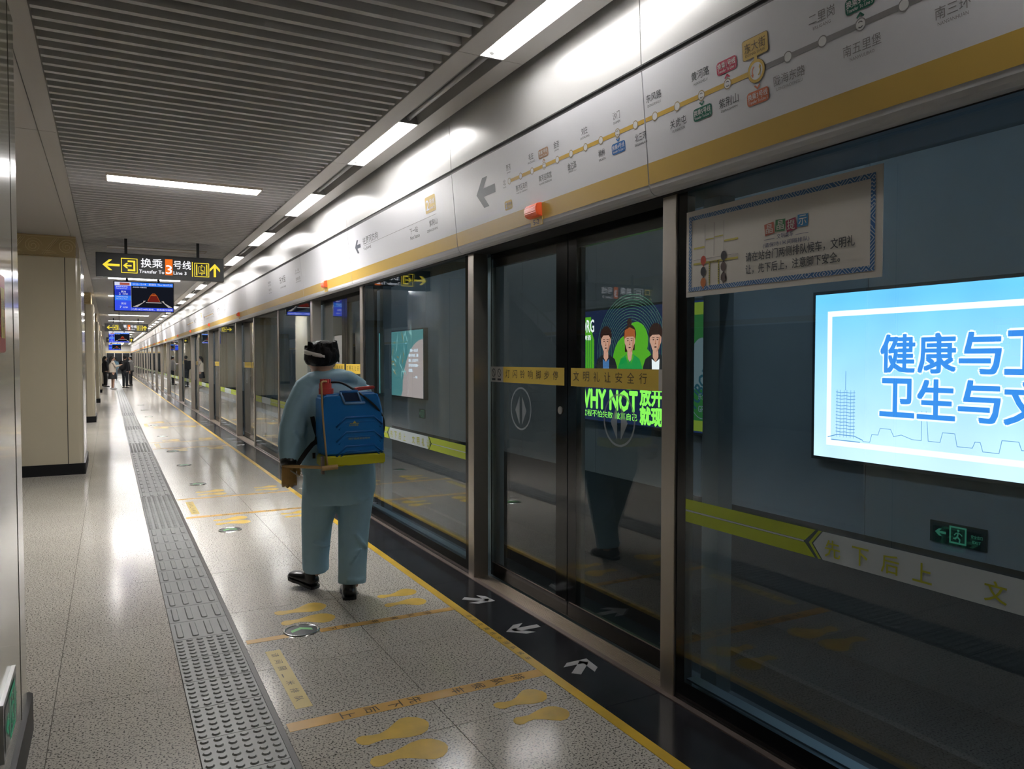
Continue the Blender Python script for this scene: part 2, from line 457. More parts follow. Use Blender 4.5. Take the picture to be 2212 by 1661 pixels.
bx('shadow_groove', mat('groove_grey', (.06, .06, .065), .5), wall, 2.012, 2.26, -4, YEND, 2.64, 3.05)
bx('header_soffit', mat('soffit_black', (.03, .03, .032), .7), wall, 2.10, 2.36, -4, YEND, 2.146, 2.152)

# route map on the panels around the first door
SY = [3.855, 3.721, 3.593, 3.464, 3.332, 3.203, 3.074, 2.946, 2.816, 2.685, 2.552, 2.412, 2.271, 2.131, 1.990, 1.850, 1.710, 1.571, 1.429, 1.29, 1.15]
NM = [('贾河', 'JIAHE'), ('惠济区政府', 'HUIJI QU ZHENGFU'), ('毛庄', 'MAOZHUANG'), ('黄河迎宾馆', 'HUANGHE YINGBINGUAN'), ('金洼', 'JINWA'), ('金达路', 'JINDA LU'), ('刘庄', 'LIUZHUANG'),
      ('柳林', 'LIULIN'), ('沙门', 'SHAMEN'), ('北三环', 'BEISANHUAN'), ('东风路', 'DONGFENGLU'), ('关虎屯', 'GUANHUTUN'), ('黄河路', 'HUANGHELU'), ('紫荆山', 'ZIJINGSHAN'), None,
      ('陇海东路', 'LONGHAIDONGLU'), ('二里岗', 'ERLIGANG'), ('南五里堡', 'NANWULIBAO'), ('花寨', 'HUAZHAI'), ('南三环', 'NANSANHUAN')]
LZ = 2.462
MAPLINE = mat('map_line_yellow', (.62, .40, .07), .45); GREYLINE = mat('map_line_grey', (.26, .25, .26), .45)
WDOT = mat('map_dot_white', (.72, .72, .73), .45)
CRED, CGREEN, CBLUE, CORANGE, CTAN, CYEL = [mat(n, c, .45) for n, c in (('badge_red', (.52, .045, .10)), ('badge_green', (.012, .15, .10)), ('badge_blue', (.03, .17, .50)), ('badge_orange', (.68, .20, .10)), ('badge_tan', (.45, .25, .14)), ('badge_yellow', (.62, .42, .09)))]
def on(ylo, yhi, s): return [q for q in s if ylo <= -sum(a for a, _ in q) / len(q) <= yhi]
for (pa, ylo, yhi) in ((lower[1], 2.62, 4.64), (lower[0], .1, 2.62)):
    yl_, gl_ = [], []
    for a, c in zip(SY, SY[1:]):
        q = rect(-a, LZ - .009, -c, LZ + .009)
        if c < 2.62 < a and pa is lower[1]: q = rect(-a, LZ - .009, -2.625, LZ + .009)
        elif c < 2.62 < a: q = rect(-2.615, LZ - .009, -c, LZ + .009)
        elif not (ylo < c and a < yhi): continue
        (yl_ if a > 1.995 else gl_).append(q)
    flat('route_line', MAPLINE, pa, HP, yl_, .0008)
    if gl_: flat('route_line_beyond', GREYLINE, pa, HP, gl_, .0008)
    dots, rims, grims = [], [], []
    for i, s in enumerate(SY[:20]):
        if not ylo < s < yhi or i == 14: continue
        R = .0165 if i in (3, 8, 12, 13, 17) else .0155
        dots.append(circ(-s, LZ, R)); (rims if i < 14 else grims).extend(ring(-s, LZ, R - .0005, R + .003))
    flat('station_dots_white', WDOT, pa, HP, dots, .0014)
    flat('station_rims', PALEINK if not rims else mat('rim_tan', (.35, .27, .14), .45), pa, HP, rims or grims, .0017)
    if grims and rims: flat('station_rims_grey', GREYLINE, pa, HP, grims, .0017)
    ink, grey = [], []
    for i, s in enumerate(SY[:20]):
        if not ylo < s < yhi or NM[i] is None: continue
        k = .042 if i < 10 else .046
        cn, py = NM[i]; h = .033 if i < 10 else .034; wch = .026 if i < 10 else .033; pw = min(.0085 * len(py), .125)
        lst = ink if i < 15 else grey
        if i % 2 == 0: lst += [(py, -s, LZ + k, pw, .010, 'c'), (cn, -s, LZ + k + .018, wch * len(cn), h, 'c')]
        else:
            dx = .03 if i in (9,) else 0
            lst += [(cn, -s + dx, LZ - k - h + .002, wch * len(cn), h, 'c'), (py, -s + dx, LZ - k - h - .015, pw, .010, 'c')]
    if ink: text('station_names', INK, pa, HP, ink, .0012)
    if grey: text('station_names_grey', PALEINK, pa, HP, grey, .0012)
    # transfer badges
    bad = {'r': [], 'g': [], 'b': [], 'o': [], 't': []}; bt = []; cm = []
    for i, ln, colr, side in ((3, '7', 't', 1), (8, '4', 'b', -1), (12, '5', 'g', -1), (13, '1', 'r', 1), (14, '3', 'o', -1), (17, '5', 'g', 1)):
        s = SY[i]
        if not ylo < s < yhi: continue
        far = .028 if i == 14 else 0
        v0 = LZ - .088 - far * .85 if side < 0 else LZ + .041
        bad[colr].append(rrect(-s - .051, v0, -s + .051, v0 + .047, .012))
        cz = v0 + .052 if side < 0 else v0 - .019
        d = -1 if side < 0 else 1
        bad[colr] += stroke([(-s - .011, cz + .006 - d * .005), (-s, cz + .006 + d * .005), (-s + .011, cz + .006 - d * .005)], .006)
        bt += [('换乘%s号线' % ln, -s, v0 + .019, .092, .022, 'c'), ('Transfer To Line %s' % ln, -s, v0 + .006, .09, .010, 'c')]
        if i != 14: cm += ring(-s, LZ, .0075, .0100, 8, .6, 2.4) + ring(-s, LZ, .0075, .0100, 8, 3.8, 5.6)
    for k_, m_ in (('r', CRED), ('g', CGREEN), ('b', CBLUE), ('o', CORANGE), ('t', CTAN)):
        if bad[k_]: flat('transfer_badge', m_, pa, HP, bad[k_], .0012)
    text('badge_lettering', WDOT, pa, HP, bt, .0024, bold=.012)
    flat('transfer_marks', INK, pa, HP, cm, .0022)
# the station you are at
pa = lower[0]; s = SY[14]
flat('here_badge', CYEL, pa, HP, [rrect(-s - .058, 2.512, -s + .058, 2.578, .008), rect(-s - .007, 2.495, -s + .007, 2.515)] + ring(-s, LZ, .029, .039), .0022)
flat('here_badge_outline', mat('brown_outline', (.16, .10, .03), .5), pa, HP, [rrect(-s - .06, 2.51, -s + .06, 2.58, .009)] + ring(-s, LZ, .0388, .0405), .0018)
flat('here_disc', WDOT, pa, HP, [circ(-s, LZ, .030)], .0020)
text('here_lettering', mat('brown_ink2', (.09, .055, .01), .5), pa, HP, [('东大街', -s, 2.533, .098, .034, 'c'), ('DONG DAJIE', -s, 2.518, .092, .011, 'c')], .0030)
flat('loop_arrow_red', CORANGE, pa, HP, ring(-s, LZ, .016, .0205, 10, 2.0, 3.6) + [[(-s - .024, LZ - .008), (-s - .012, LZ - .008), (-s - .016, LZ - .020)]], .0026)
flat('loop_arrow_yellow', MAPLINE, pa, HP, ring(-s, LZ, .016, .0205, 10, -1.1, .5) + [[(-s + .012, LZ + .008), (-s + .024, LZ + .008), (-s + .018, LZ + .020)]], .0026)
# big arrow, north mark and line badge
pa = lower[1]
flat('direction_arrow', mat('slate_arrow', (.085, .10, .125), .45), pa, HP, [[(-4.292, 2.462), (-4.197, 2.549), (-4.127, 2.549), (-4.192, 2.486), (-4.036, 2.486), (-4.036, 2.437), (-4.194, 2.437), (-4.129, 2.372), (-4.199, 2.372)]], .0012)
text('north_mark', INK, pa, HP, [('北', -3.915, 2.45, .03, .032, 'c'), ('North', -3.915, 2.435, .034, .009, 'c')])
def badge2(pa, u, v, wd, h):
    flat('line_badge', CYEL, pa, HP, [rrect(u, v, u + wd, v + h, .012)], .0012)
    text('line_badge_lettering', WDOT, pa, HP, [('2', u + .09 * wd, v + .18 * h, .30 * wd, .62 * h), ('号线', u + .44 * wd, v + .48 * h, .48 * wd, .3 * h), ('Line 2', u + .44 * wd, v + .18 * h, .46 * wd, .17 * h)], .0024, bold=.01)
badge2(pa, -3.934, 2.308, .092, .052)
# direction panel between the doors
def direction_panel(pa, d):
    flat('direction_arrow', mat('slate_arrow', (.085, .10, .125), .45), pa, HP, [[(-6.917 - d, 2.480), (-6.85 - d, 2.538), (-6.80 - d, 2.538), (-6.845 - d, 2.496), (-6.742 - d, 2.496), (-6.742 - d, 2.463), (-6.845 - d, 2.463), (-6.80 - d, 2.420), (-6.85 - d, 2.420)]], .0012)
    flat('rule', PALEINK, pa, HP, [rect(-6.66 - d, 2.4612, -4.948 - d, 2.4638)], .0012)
    text('lettering', INK, pa, HP, [('往贾河方向', -6.665 - d, 2.474, .425, .062), ('To JIAHE', -6.67 - d, 2.418, .225, .030), ('下一站', -5.485 - d, 2.394, .165, .044), ('Next Station', -5.487 - d, 2.355, .195, .026),
        ('紫荆山', -5.088 - d, 2.394, .15, .043), ('ZIJINGSHAN', -5.142 - d, 2.354, .196, .022)], .0012)
    badge2(pa, -5.135 - d, 2.489, .19, .112)
direction_panel(lower[2], 0)
# station-name panels over later doors / windows and a smaller repeat of the map
def name_panel(pa, yc):
    text('lettering', INK, pa, HP, [('东大街', -yc, 2.452, .37, .094, 'c'), ('DONG DAJIE', -yc, 2.388, .35, .024, 'c')], .0012)
    text('side_lettering', PALEINK, pa, HP, [('首班车', -yc - .9, 2.52, .2, .036, 'c'), ('First Train', -yc - .9, 2.49, .2, .02, 'c'), ('末班车', -yc - .9, 2.42, .2, .036, 'c'), ('Last Train', -yc - .9, 2.385, .2, .02, 'c'),
        ('上一站', -yc + .88, 2.51, .2, .036, 'c'), ('Last Station', -yc + .9, 2.49, .28, .016, 'c'), ('陇海东路', -yc + .9, 2.41, .24, .036, 'c'), ('LONGHAIDONGLU', -yc + .9, 2.385, .28, .014, 'c')], .0012)
name_panel(lower[4], 10.24); name_panel(lower[6], 16.85) if 6 in lower else None
def far_map(pa, ya, yb):
    flat('route_line', MAPLINE, pa, HP, [rect(-yb + .3, LZ - .008, -ya - .1, LZ + .008)], .0012)
    flat('direction_arrow', mat('slate_arrow', (.085, .10, .125), .45), pa, HP, arrow(-yb + .14, LZ, .2, .15, .045, PI), .0012)
    it = []; n = 12
    for i in range(n):
        u = -yb + .4 + (yb - ya - .6) * i / (n - 1)
        it.append((NM[i][0], u, LZ + .04 if i % 2 == 0 else LZ - .075, .028 * len(NM[i][0]), .034, 'c'))
    text('station_names', INK, pa, HP, it, .0012, res=1)
far_map(lower[7], DOORS[3], DOORS[3] + OPEN + PW); far_map(lower[9], DOORS[4], DOORS[4] + OPEN + PW)
direction_panel(lower[8], DOORS[4] - 7.1)

# ------------------------------------------------------------------ sliding platform doors
GX = 2.245
LIMEN = mat('notice_yellow', (.66, .46, .06), .4); PALEN = mat('notice_pale', (.50, .48, .47), .4)
EMB = film('frosted_emblem', (.42, .45, .47), .62)
def leaf(root, ya, yb, far):
    """one sliding leaf between ya<yb; far = it slides to the far side"""
    b = B()
    for a, c in ((ya, ya + .06), (yb - .06, yb)):
        if (far and a == ya) or (not far and c == yb): continue
    box(b, 2.262, 2.292, ya + .004, yb - .004, .012, .085); box(b, 2.262, 2.292, ya + .004, yb - .004, 2.06, 2.15)
    s0, s1 = (yb - .085, yb - .012) if True else (0, 0)
    lf = obj('door_leaf', b, BLACK, root)
    bx('stile', STEEL, lf, 2.266, 2.292, yb - (.040 if far else .103), yb - (-.05 if far else .019), .09, 2.06)
    bx('stile', mat('dark_stile', (.05, .05, .055), .4, .4), lf, 2.266, 2.292, ya + (.004 if not far else .02), ya + (.07 if not far else .12), .09, 2.06)
    bx('glass_pane', GDOOR, lf, GX, GX + .010, ya + .004, yb - .004, .012, 2.15)
    fr = Frame((GX, 0, 0), (0, -1, 0), (0, 0, 1))
    u0, u1 = -(yb - .004), -(ya + .004)
    e0, e1 = (.012, .12) if far else (.085, .012)
    flat('printed_border', FRIT, lf, fr, [rect(u0, .012, u1, .098), rect(u0, 2.11, u1, 2.15), rect(u0, .098, u0 + e0, 2.11), rect(u1 - e1, .098, u1, 2.11)], .0008)
    bx('bottom_trim', DSTEEL, lf, 2.2435, 2.2455, ya + .02, yb - .02, .098, .104)
    # warning notice
    n0, n1 = (u0 + .0, u1 - .03) if far else (u0 + .03, u1 - .02)
    if far:
        flat('notice_yellow', LIMEN, lf, fr, [rect(n0 + .18, 1.305, n1, 1.405)], .0016); flat('notice_white', PALEN, lf, fr, [rect(n0, 1.305, n0 + .18, 1.405)], .0016)
        text('lettering', mat('brown_ink', (.07, .045, .01), .5), lf, fr, [(c, n0 + .215 + i * .098, 1.335, .058, .052) for i, c in enumerate('灯闪铃响脚步停')], .0024)
        flat('warning_marks', INK, lf, fr, ring(n0 + .045, 1.365, .022, .027, 20) + ring(n0 + .125, 1.365, .022, .027, 20) + stroke([(n0 + .03, 1.38), (n0 + .06, 1.35)], .005) + stroke([(n0 + .11, 1.38), (n0 + .14, 1.35)], .005) + [rect(n0 + .02, 1.315, n0 + .07, 1.328), rect(n0 + .1, 1.315, n0 + .15, 1.328)], .0024)
        ec = (u0 + u1) / 2 - .06
    else:
        flat('notice_yellow', LIMEN, lf, fr, [rect(n0, 1.305, n1 - .15, 1.405)], .0016); flat('notice_white', PALEN, lf, fr, [rect(n1 - .15, 1.305, n1, 1.405)], .0016)
        text('lettering', mat('brown_ink', (.07, .045, .01), .5), lf, fr, [(c, n0 + .025 + i * .098, 1.335, .058, .052) for i, c in enumerate('文明礼让安全行')], .0024)
        tx = n1 - .075
        flat('warning_marks', INK, lf, fr, stroke([(tx - .045, 1.335), (tx, 1.395), (tx + .045, 1.335), (tx - .045, 1.335)], .006) + [circ(tx, 1.353, .011, 10), rect(tx - .04, 1.313, tx + .04, 1.326)], .0024)
        ec = (u0 + u1) / 2 + .0
    flat('opening_emblem', EMB, lf, fr, ring(ec, 1.148, .122, .133, 40) + [[(ec - .016, 1.05), (ec - .016, 1.225), (ec - .072, 1.137)], [(ec + .016, 1.05), (ec + .016, 1.225), (ec + .072, 1.137)]], .0016)
    if far:
        bb = B(); cyl(bb, (GX - .006, ya + .075, 1.165), (GX, ya + .075, 1.165), .022, 20); obj('lock', bb, STEEL, lf)
    return lf
def build_door(y0, k):
    r = thing('door_%d' % k, '', 'door', (2.2, y0 + OPEN / 2, 0), kind='structure')
    for a in (y0 - PW, y0 + OPEN):
        p = bx('post', STEEL, r, PX, 2.225, a, a + PW, 0, 2.152, .004)
    leaf(r, y0, y0 + OPEN / 2, False); leaf(r, y0 + OPEN / 2, y0 + OPEN, True)
    b = box(B(), 2.1265, 2.236, y0, y0 + OPEN, -.004, .004)
    for i in range(9): box(b, 2.133 + i * .0112, 2.1385 + i * .0112, y0, y0 + OPEN, .003, .0065)
    obj('ribbed_sill', b, RIB, r)
    return r
d0 = build_door(DOORS[0], 1)
WHICH = lambda i: ('the very first door bay, beside the pasted queue poster' if i == 0 else 'the %s door bay counted along the platform' % ORD[i])
for i, y0 in enumerate(DOORS):
    r = d0 if i == 0 else dup(d0, (0, y0 - DOORS[0], 0))
    if i: r.name = 'door_%d' % (i + 1)
    r['label'] = 'sliding glass screen door pair in steel posts, ' + WHICH(i)

# ------------------------------------------------------------------ fixed glass panels between the doors
LIME = mat('lime_band', (.40, .50, .035), .35); LIME2 = mat('lime_text', (.42, .44, .03), .4); PALE = film('pale_band_film', (.55, .62, .66), .88)
FX = 2.130
def window(k, ya, yb, label):
    r = thing('window_%d' % k, label, 'window', (2.2, (ya + yb) / 2, 0), kind='structure')
    fr = Frame((FX, 0, 0), (0, -1, 0), (0, 0, 1))
    segs = [(ya, yb)] if yb - ya < 3 else [(ya, (ya + yb) / 2 - .03), ((ya + yb) / 2 + .03, yb)]
    if len(segs) == 2: bx('mullion', STEEL, r, PX + .002, 2.2, segs[0][1], segs[1][0], 0, 2.152, .004)
    bx('base_rail', BLACK, r, 2.1265, 2.26, ya, yb, -.004, .012)
    for a, c in segs:
        g = bx('glass_pane', GFIX, r, FX, FX + .012, a + .002, c - .002, .012, 2.152)
        u0, u1 = -(c - .002), -(a + .002)
        flat('printed_border', FRIT, g, fr, [rect(u0, .012, u1, .088), rect(u0, 2.147, u1, 2.152), rect(u0, .088, u0 + .058, 2.147), rect(u1 - .058, .088, u1, 2.147)], .0008)
        bx('inner_ledge', mat('ledge_grey', (.30, .31, .31), .45, .5), g, 2.15, 2.205, a + .09, c - .05, .088, .096)
        # warning band: lime ends, pale middle with lettering
        e0, e1 = u0 + .06, u1 - .06; L = min(.665, (e1 - e0) * .3); z0, z1, zm = .772, .868, .82
        flat('lime_band_end', LIME, g, fr, [[(e0, zm + .004), (e0 + L - .045, zm + .004), (e0 + L + .0, z1), (e0, z1)], [(e0, z0), (e0 + L + .0, z0), (e0 + L - .045, zm - .004), (e0, zm - .004)],
            [(e1, zm + .004), (e1, z1), (e1 - L, z1), (e1 - L + .045, zm + .004)], [(e1, z0), (e1, zm - .004), (e1 - L + .045, zm - .004), (e1 - L, z0)],
            [(e0 + L + .012, z1), (e0 + L + .024, z1), (e0 + L - .016, zm), (e0 + L + .024, z0), (e0 + L + .012, z0), (e0 + L - .028, zm)],
            [(e1 - L - .012, z1), (e1 - L + .028, zm), (e1 - L - .012, z0), (e1 - L - .024, z0), (e1 - L + .016, zm), (e1 - L - .024, z1)]], .0016)
        flat('pale_band', PALE, g, fr, [[(e0 + L + .03, z0), (e1 - L - .03, z0), (e1 - L + .01, zm), (e1 - L - .03, z1), (e0 + L + .03, z1), (e0 + L - .01, zm)], rect(e0, zm - .003, e0 + L - .05, zm + .003), rect(e1 - L + .05, zm - .003, e1, zm + .003)], .0012)
        if len(segs) == 1 and ya < 30:
            s = '先下后上 文明礼让'; n = len(s); w0 = (e1 - L - .06) - (e0 + L + .03)
            text('lettering', LIME2, g, fr, [(c_, e0 + L + .04 + i * .106, .787, .060, .058) for i, c_ in enumerate(s) if c_ != ' '], .0024, bold=.012)
    for a in (ya - .02, yb - .07):
        bx('rear_post', mat('pale_rear_post', (.42, .44, .43), .4, .5), r, 2.30, 2.38, a, a + .10, 0, 2.152)
    return r
edges = [0.14]; wins = []
for y0 in DOORS:
    wins.append((edges[-1], y0 - PW)); edges.append(y0 + OPEN + PW)
for k, (a, c) in enumerate(wins):
    lb = 'fixed dark glass screen panel carrying the pasted queue poster' if k == 0 else 'fixed glass screen panel with lime warning band just before %s' % WHICH(k).split(',')[0]
    window(k + 1, a, c, lb)

# ------------------------------------------------------------------ track side
tw = bx('wall_track', mat('track_wall_base', (.05, .05, .05), .8), None, 6.02, 6.2, -6, YEND, -1.4, 4.2, loc=(0, 0, 0)); tag(tw, 'grey track wall panels behind the screen doors', 'wall', kind='structure')
for i in range(-3, 40):
    ya = 2.15 * i + .25
    bx('wall_panel', TRACKW, tw, 6.0, 6.02, ya, ya + 2.142, -.13, 3.3)
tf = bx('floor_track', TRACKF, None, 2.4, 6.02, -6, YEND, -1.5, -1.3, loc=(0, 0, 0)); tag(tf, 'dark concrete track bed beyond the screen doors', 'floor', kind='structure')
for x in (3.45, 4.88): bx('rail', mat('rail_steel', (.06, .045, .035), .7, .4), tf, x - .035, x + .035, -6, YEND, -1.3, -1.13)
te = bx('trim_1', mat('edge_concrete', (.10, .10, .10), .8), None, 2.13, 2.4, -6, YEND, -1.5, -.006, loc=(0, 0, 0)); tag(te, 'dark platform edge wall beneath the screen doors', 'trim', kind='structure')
tc = bx('ceiling_track', DARK, None, 2.36, 6.2, -6, YEND, 3.9, 4.0, loc=(0, 0, 0)); tag(tc, 'dark tunnel soffit above the track', 'ceiling', kind='structure')
for i in range(20):  # unseen fill tubes, added to brighten the track wall behind the glass
    yy = .5 + 4.6 * i
    bx('fill_tube_tray', HOUSE, tc, 2.60, 2.74, yy, yy + 1.5, 3.80, 3.86)
    obj('added_fill_tube', cyl(B(), (2.67, yy + .05, 3.77), (2.67, yy + 1.45, 3.77), .016, 8), FILL_TUBE, tc)
th = bx('trim_2', DARK, None, 2.36, 2.42, -6, YEND, 2.152, 3.95, loc=(0, 0, 0)); tag(th, 'dark back of the header boxing above the doors', 'trim', kind='structure')
tb1 = bx('wall_track_end', DARK, None, 2.1, 6.2, -6.2, -6, -1.5, 4.2, loc=(0, 0, 0)); tag(tb1, 'dark end of the track tunnel behind the viewer', 'wall', kind='structure')

# ------------------------------------------------------------------ far end and hall side
we = bx('wall_back', mat('end_wall_white', (.55, .54, .51), .45), None, -8.2, 2.3, YEND, YEND + .2, 2.15, 3.4, loc=(0, 0, 0)); tag(we, 'pale end wall with a dark glazed lower half closing the platform', 'wall', kind='structure')
bx('dark_glazing', mat('dark_end_glass', (.02, .022, .025), .08), we, -8.2, 2.3, YEND, YEND + .2, 0, 2.15)
for x in (-2.4, -1.2, -.3, .45, 1.2, 1.9): bx('mullion', STEEL, we, x, x + .07, YEND - .03, YEND, 0, 2.15)
bx('end_stripe', YSTR, we, -8.2, 2.0, YEND - .006, YEND, 2.2, 2.30)
wl = bx('wall_left', mat('other_door_glass', (.03, .035, .04), .05), None, -8.4, -8.15, -4, YEND, 0, 2.2, loc=(0, 0, 0)); tag(wl, 'opposite row of screen doors, seen only mirrored in the glass', 'wall', kind='structure')
bx('header_band', WHITE, wl, -8.4, -8.1, -4, YEND, 2.2, 3.36); bx('golden_stripe', YSTR, wl, -8.1, -8.095, -4, YEND, 2.23, 2.34)
for i in range(30): bx('post', STEEL, wl, -8.15, -8.08, 1.5 + 2.9 * i, 1.6 + 2.9 * i, 0, 2.2)
wf = bx('wall_front', mat('rear_wall_grey', (.28, .27, .25), .6), None, -8.4, 2.3, -4.2, -4, 0, 3.4, loc=(0, 0, 0)); tag(wf, 'plain grey wall behind the viewer', 'wall', kind='structure')

# ------------------------------------------------------------------ columns
COLY = [2.06, 11.06, 20.08, 29.1, 38.1, 47.1, 56.1, 65.1, 74.1, 83.1]
cx0, cx1, CLEN = -1.32, -.302, 1.44
def rbox(b, x0, x1, y0, y1, z0, z1, r):
    return prism(b, rrect(x0, y0, x1, y1, r, 5), 2, z0, z1)
def spiral_relief(par, y, z0, z1):
    b = B(); h = z1 - z0; R = h * .40
    n = 5; w_ = (cx1 - cx0 - .12) / n
    for j in range(n):
        xc = cx0 + .06 + w_ * (j + .5); zc = z0 + h * (.5 + .0)
        if j % 2 == 0:
            for q in (zc + h * .0,):
                pts = []
                for k in range(40):
                    t = k / 39; a = t * 5.2 * PI; rr = R * (1 - .88 * t); pts.append((xc + rr * math.cos(a), y, q + rr * math.sin(a)))
                loft(b, [(*p, .0045, .0045) for p in pts], 5)
        else:
            for s in (0, .022, .044):
                loft(b, [(xc - w_ * .5 + s, y, z0 + .02, .004, .004), (xc + w_ * .30 + s, y, z1 - .02, .004, .004)], 5)
                loft(b, [(xc - w_ * .5, y, z0 + .02 + s, .004, .004), (xc + w_ * .5 - s, y, z0 + .02 + s, .004, .004)], 5)
    for z in (z0 + .006, z1 - .006): loft(b, [(cx0 + .05, y, z, .004, .004), (cx1 - .05, y, z, .004, .004)], 5)
    obj('spiral_relief', b, GOLD2, par)
def column(y, label):
    r = thing('column', label, 'column', ((cx0 + cx1) / 2, y + CLEN / 2, 0), 'row of cream columns along the platform', 'structure')
    obj('shaft', rbox(B(), cx0, cx1, y, y + CLEN, .14, 2.725, .055), CREAM, r)
    obj('plinth', rbox(B(), cx0 + .0, cx1 + .018, y - .012, y + CLEN + .012, 0, .14, .03), PLINTH, r)
    obj('capital', rbox(B(), cx0 + .05, cx1 - .05, y + .05, y + CLEN - .05, 2.725, 3.0, .02), GOLD, r)
    b = B()
    for x in (cx1 - .172, cx0 + .172): box(b, x - .005, x + .005, y - .0015, y + .003, .14, 2.725)
    for yy in (y + .25, y + CLEN - .25): box(b, cx1 - .003, cx1 + .0012, yy - .003, yy + .003, .14, 2.725)
    obj('panel_joint', b, mat('joint_dark', (.05, .045, .035), .7), r)
    return r
c1 = column(COLY[0], 'tall cream column cut by the picture edge, with a red alarm box and low green exit sign')
c0 = column(COLY[1], 'cream column with black plinth, second in the row, its front face wholly in view')
spiral_relief(c0, COLY[1] + .048, 2.74, 2.985); spiral_relief(c1, COLY[0] + .048, 2.74, 2.985)
for i, y in enumerate(COLY[2:]):
    dup(c0, (0, y - COLY[1], 0), 'cream column with black plinth, %s in the row down the platform' % ORD[i + 2])
for i, y in enumerate(COLY[:8]):
    dup(c0, (-4.08, y - COLY[1], 0), 'cream column of the far row, %s along, mirrored in the door glass' % ORD[i])

# ------------------------------------------------------------------ lamps
TUBE = glow('lit_tube', (1.0, .97, .94), TUBE_POWER, True)
DIFF = glow('lit_diffuser', (1.0, .98, .96), PANEL_POWER, True)
def trough(y0, lit, label, grp):
    r = thing('trough_lamp', label, 'lamp', ((TX0 + TX1) / 2, y0 + .61, 3.0), grp)
    b = B(); t = .004
    for p in ([(TX0, 3.0), (TX0 + t, 3.0), (TX0 + .025, 3.07), (TX0 + .021, 3.075)], [(TX1 - t, 3.0), (TX1, 3.0), (TX1 - .021, 3.075), (TX1 - .025, 3.07)]): prism(b, p, 1, y0 + .004, y0 + 1.216)
    box(b, TX0 + .02, TX1 - .02, y0 + .004, y0 + 1.216, 3.07, 3.075); box(b, TX0, TX1, y0 + .003, y0 + .007, 3.0, 3.075); box(b, TX0, TX1, y0 + 1.213, y0 + 1.217, 3.0, 3.075)
    obj('housing', b, HOUSE if lit else mat('unlit_housing', (.33, .32, .31), .5), r)  # housing colour darkened where the tube is unlit
    b = B(); xc = (TX0 + TX1) / 2; cyl(b, (xc, y0 + .035, 3.032), (xc, y0 + 1.185, 3.032), .016, 10)
    obj('tube', b, TUBE if lit else DEADT, r, smooth=True)
    for ya in (.008, 1.185):
        obj('end_cap', cyl(B(), (xc, y0 + ya, 3.032), (xc, y0 + ya + .027, 3.032), .017, 10), mat('cap_grey', (.4, .4, .4), .4), r)
    return r
Y0L = 2.34
la = trough(Y0L, True, 'lit fluorescent tube trough, first of the row above the screen doors', 'lit tube troughs above the screen doors')
lb = trough(Y0L + 1.22, False, 'unlit tube trough between the first and second lit ones', 'unlit tube troughs above the screen doors')
for k in range(1, 36):
    if Y0L + 2.44 * k + 2.44 > YEND: break
    dup(la, (0, 2.44 * k, 0), 'lit fluorescent tube trough, %s of the row above the screen doors' % ORD[k])
    dup(lb, (0, 2.44 * k, 0), 'unlit tube trough just past the %s lit one of the row' % ORD[k])
dup(la, (0, -2.44, 0), 'lit tube trough overhead, ahead of the first one in view'); dup(lb, (0, -2.44, 0), 'unlit tube trough overhead, before the first lit one in view')
def strip(y, lit, label, x0=.008, x1=1.252, grp='light strips set across the slatted ceiling'):
    r = thing('ceiling_light', label, 'light', ((x0 + x1) / 2, y, 3.0), grp)
    b = B()
    for f in ((x0 - .012, x0, -.125, .125), (x1, x1 + .012, -.125, .125), (x0, x1, -.125, -.117), (x0, x1, .117, .125)): box(b, f[0], f[1], y + f[2], y + f[3], 2.996, 3.09)
    obj('frame', b, mat('strip_frame', (.42, .36, .28), .5), r)
    bx('diffuser', DIFF if lit else mat('unlit_diffuser', (.42, .40, .37), .5), r, x0, x1, y - .117, y + .117, 3.002, 3.012)
    return r
LIT = {0: 1, 1: 0, 2: 1, 3: 1, 4: 0}
s_on = strip(LAMPY[1], True, 'lit white light strip across the slatted ceiling, first in view'); s_off = strip(LAMPY[2], False, 'unlit light strip across the slatted ceiling, above the hanging transfer sign')
for k, y in enumerate(LAMPY):
    if k in (1, 2): continue
    on_ = {0: False, 5: False, 9: False, 13: False}.get(k, True)
    src, y_ = (s_on, LAMPY[1]) if on_ else (s_off, LAMPY[2])
    dup(src, (0, y - y_, 0), '%s light strip across the slatted ceiling, %s along the platform' % ('lit' if on_ else 'unlit', ORD[k] if k else 'just overhead'))
for k in range(26):  # hall row packed denser with extra strips to raise the ambient light
    dup(s_on, (-3.9, -2 + 3.3 * k - LAMPY[1] + 3, 0), 'lit light strip over the hall, row filled out for ambient light, %s along' % ORD[k])
for k in range(9):
    dup(s_on, (-7.9, 2 + 9 * k - LAMPY[1] + 3, 0), 'lit light strip over the opposite platform edge, %s along' % ORD[k])

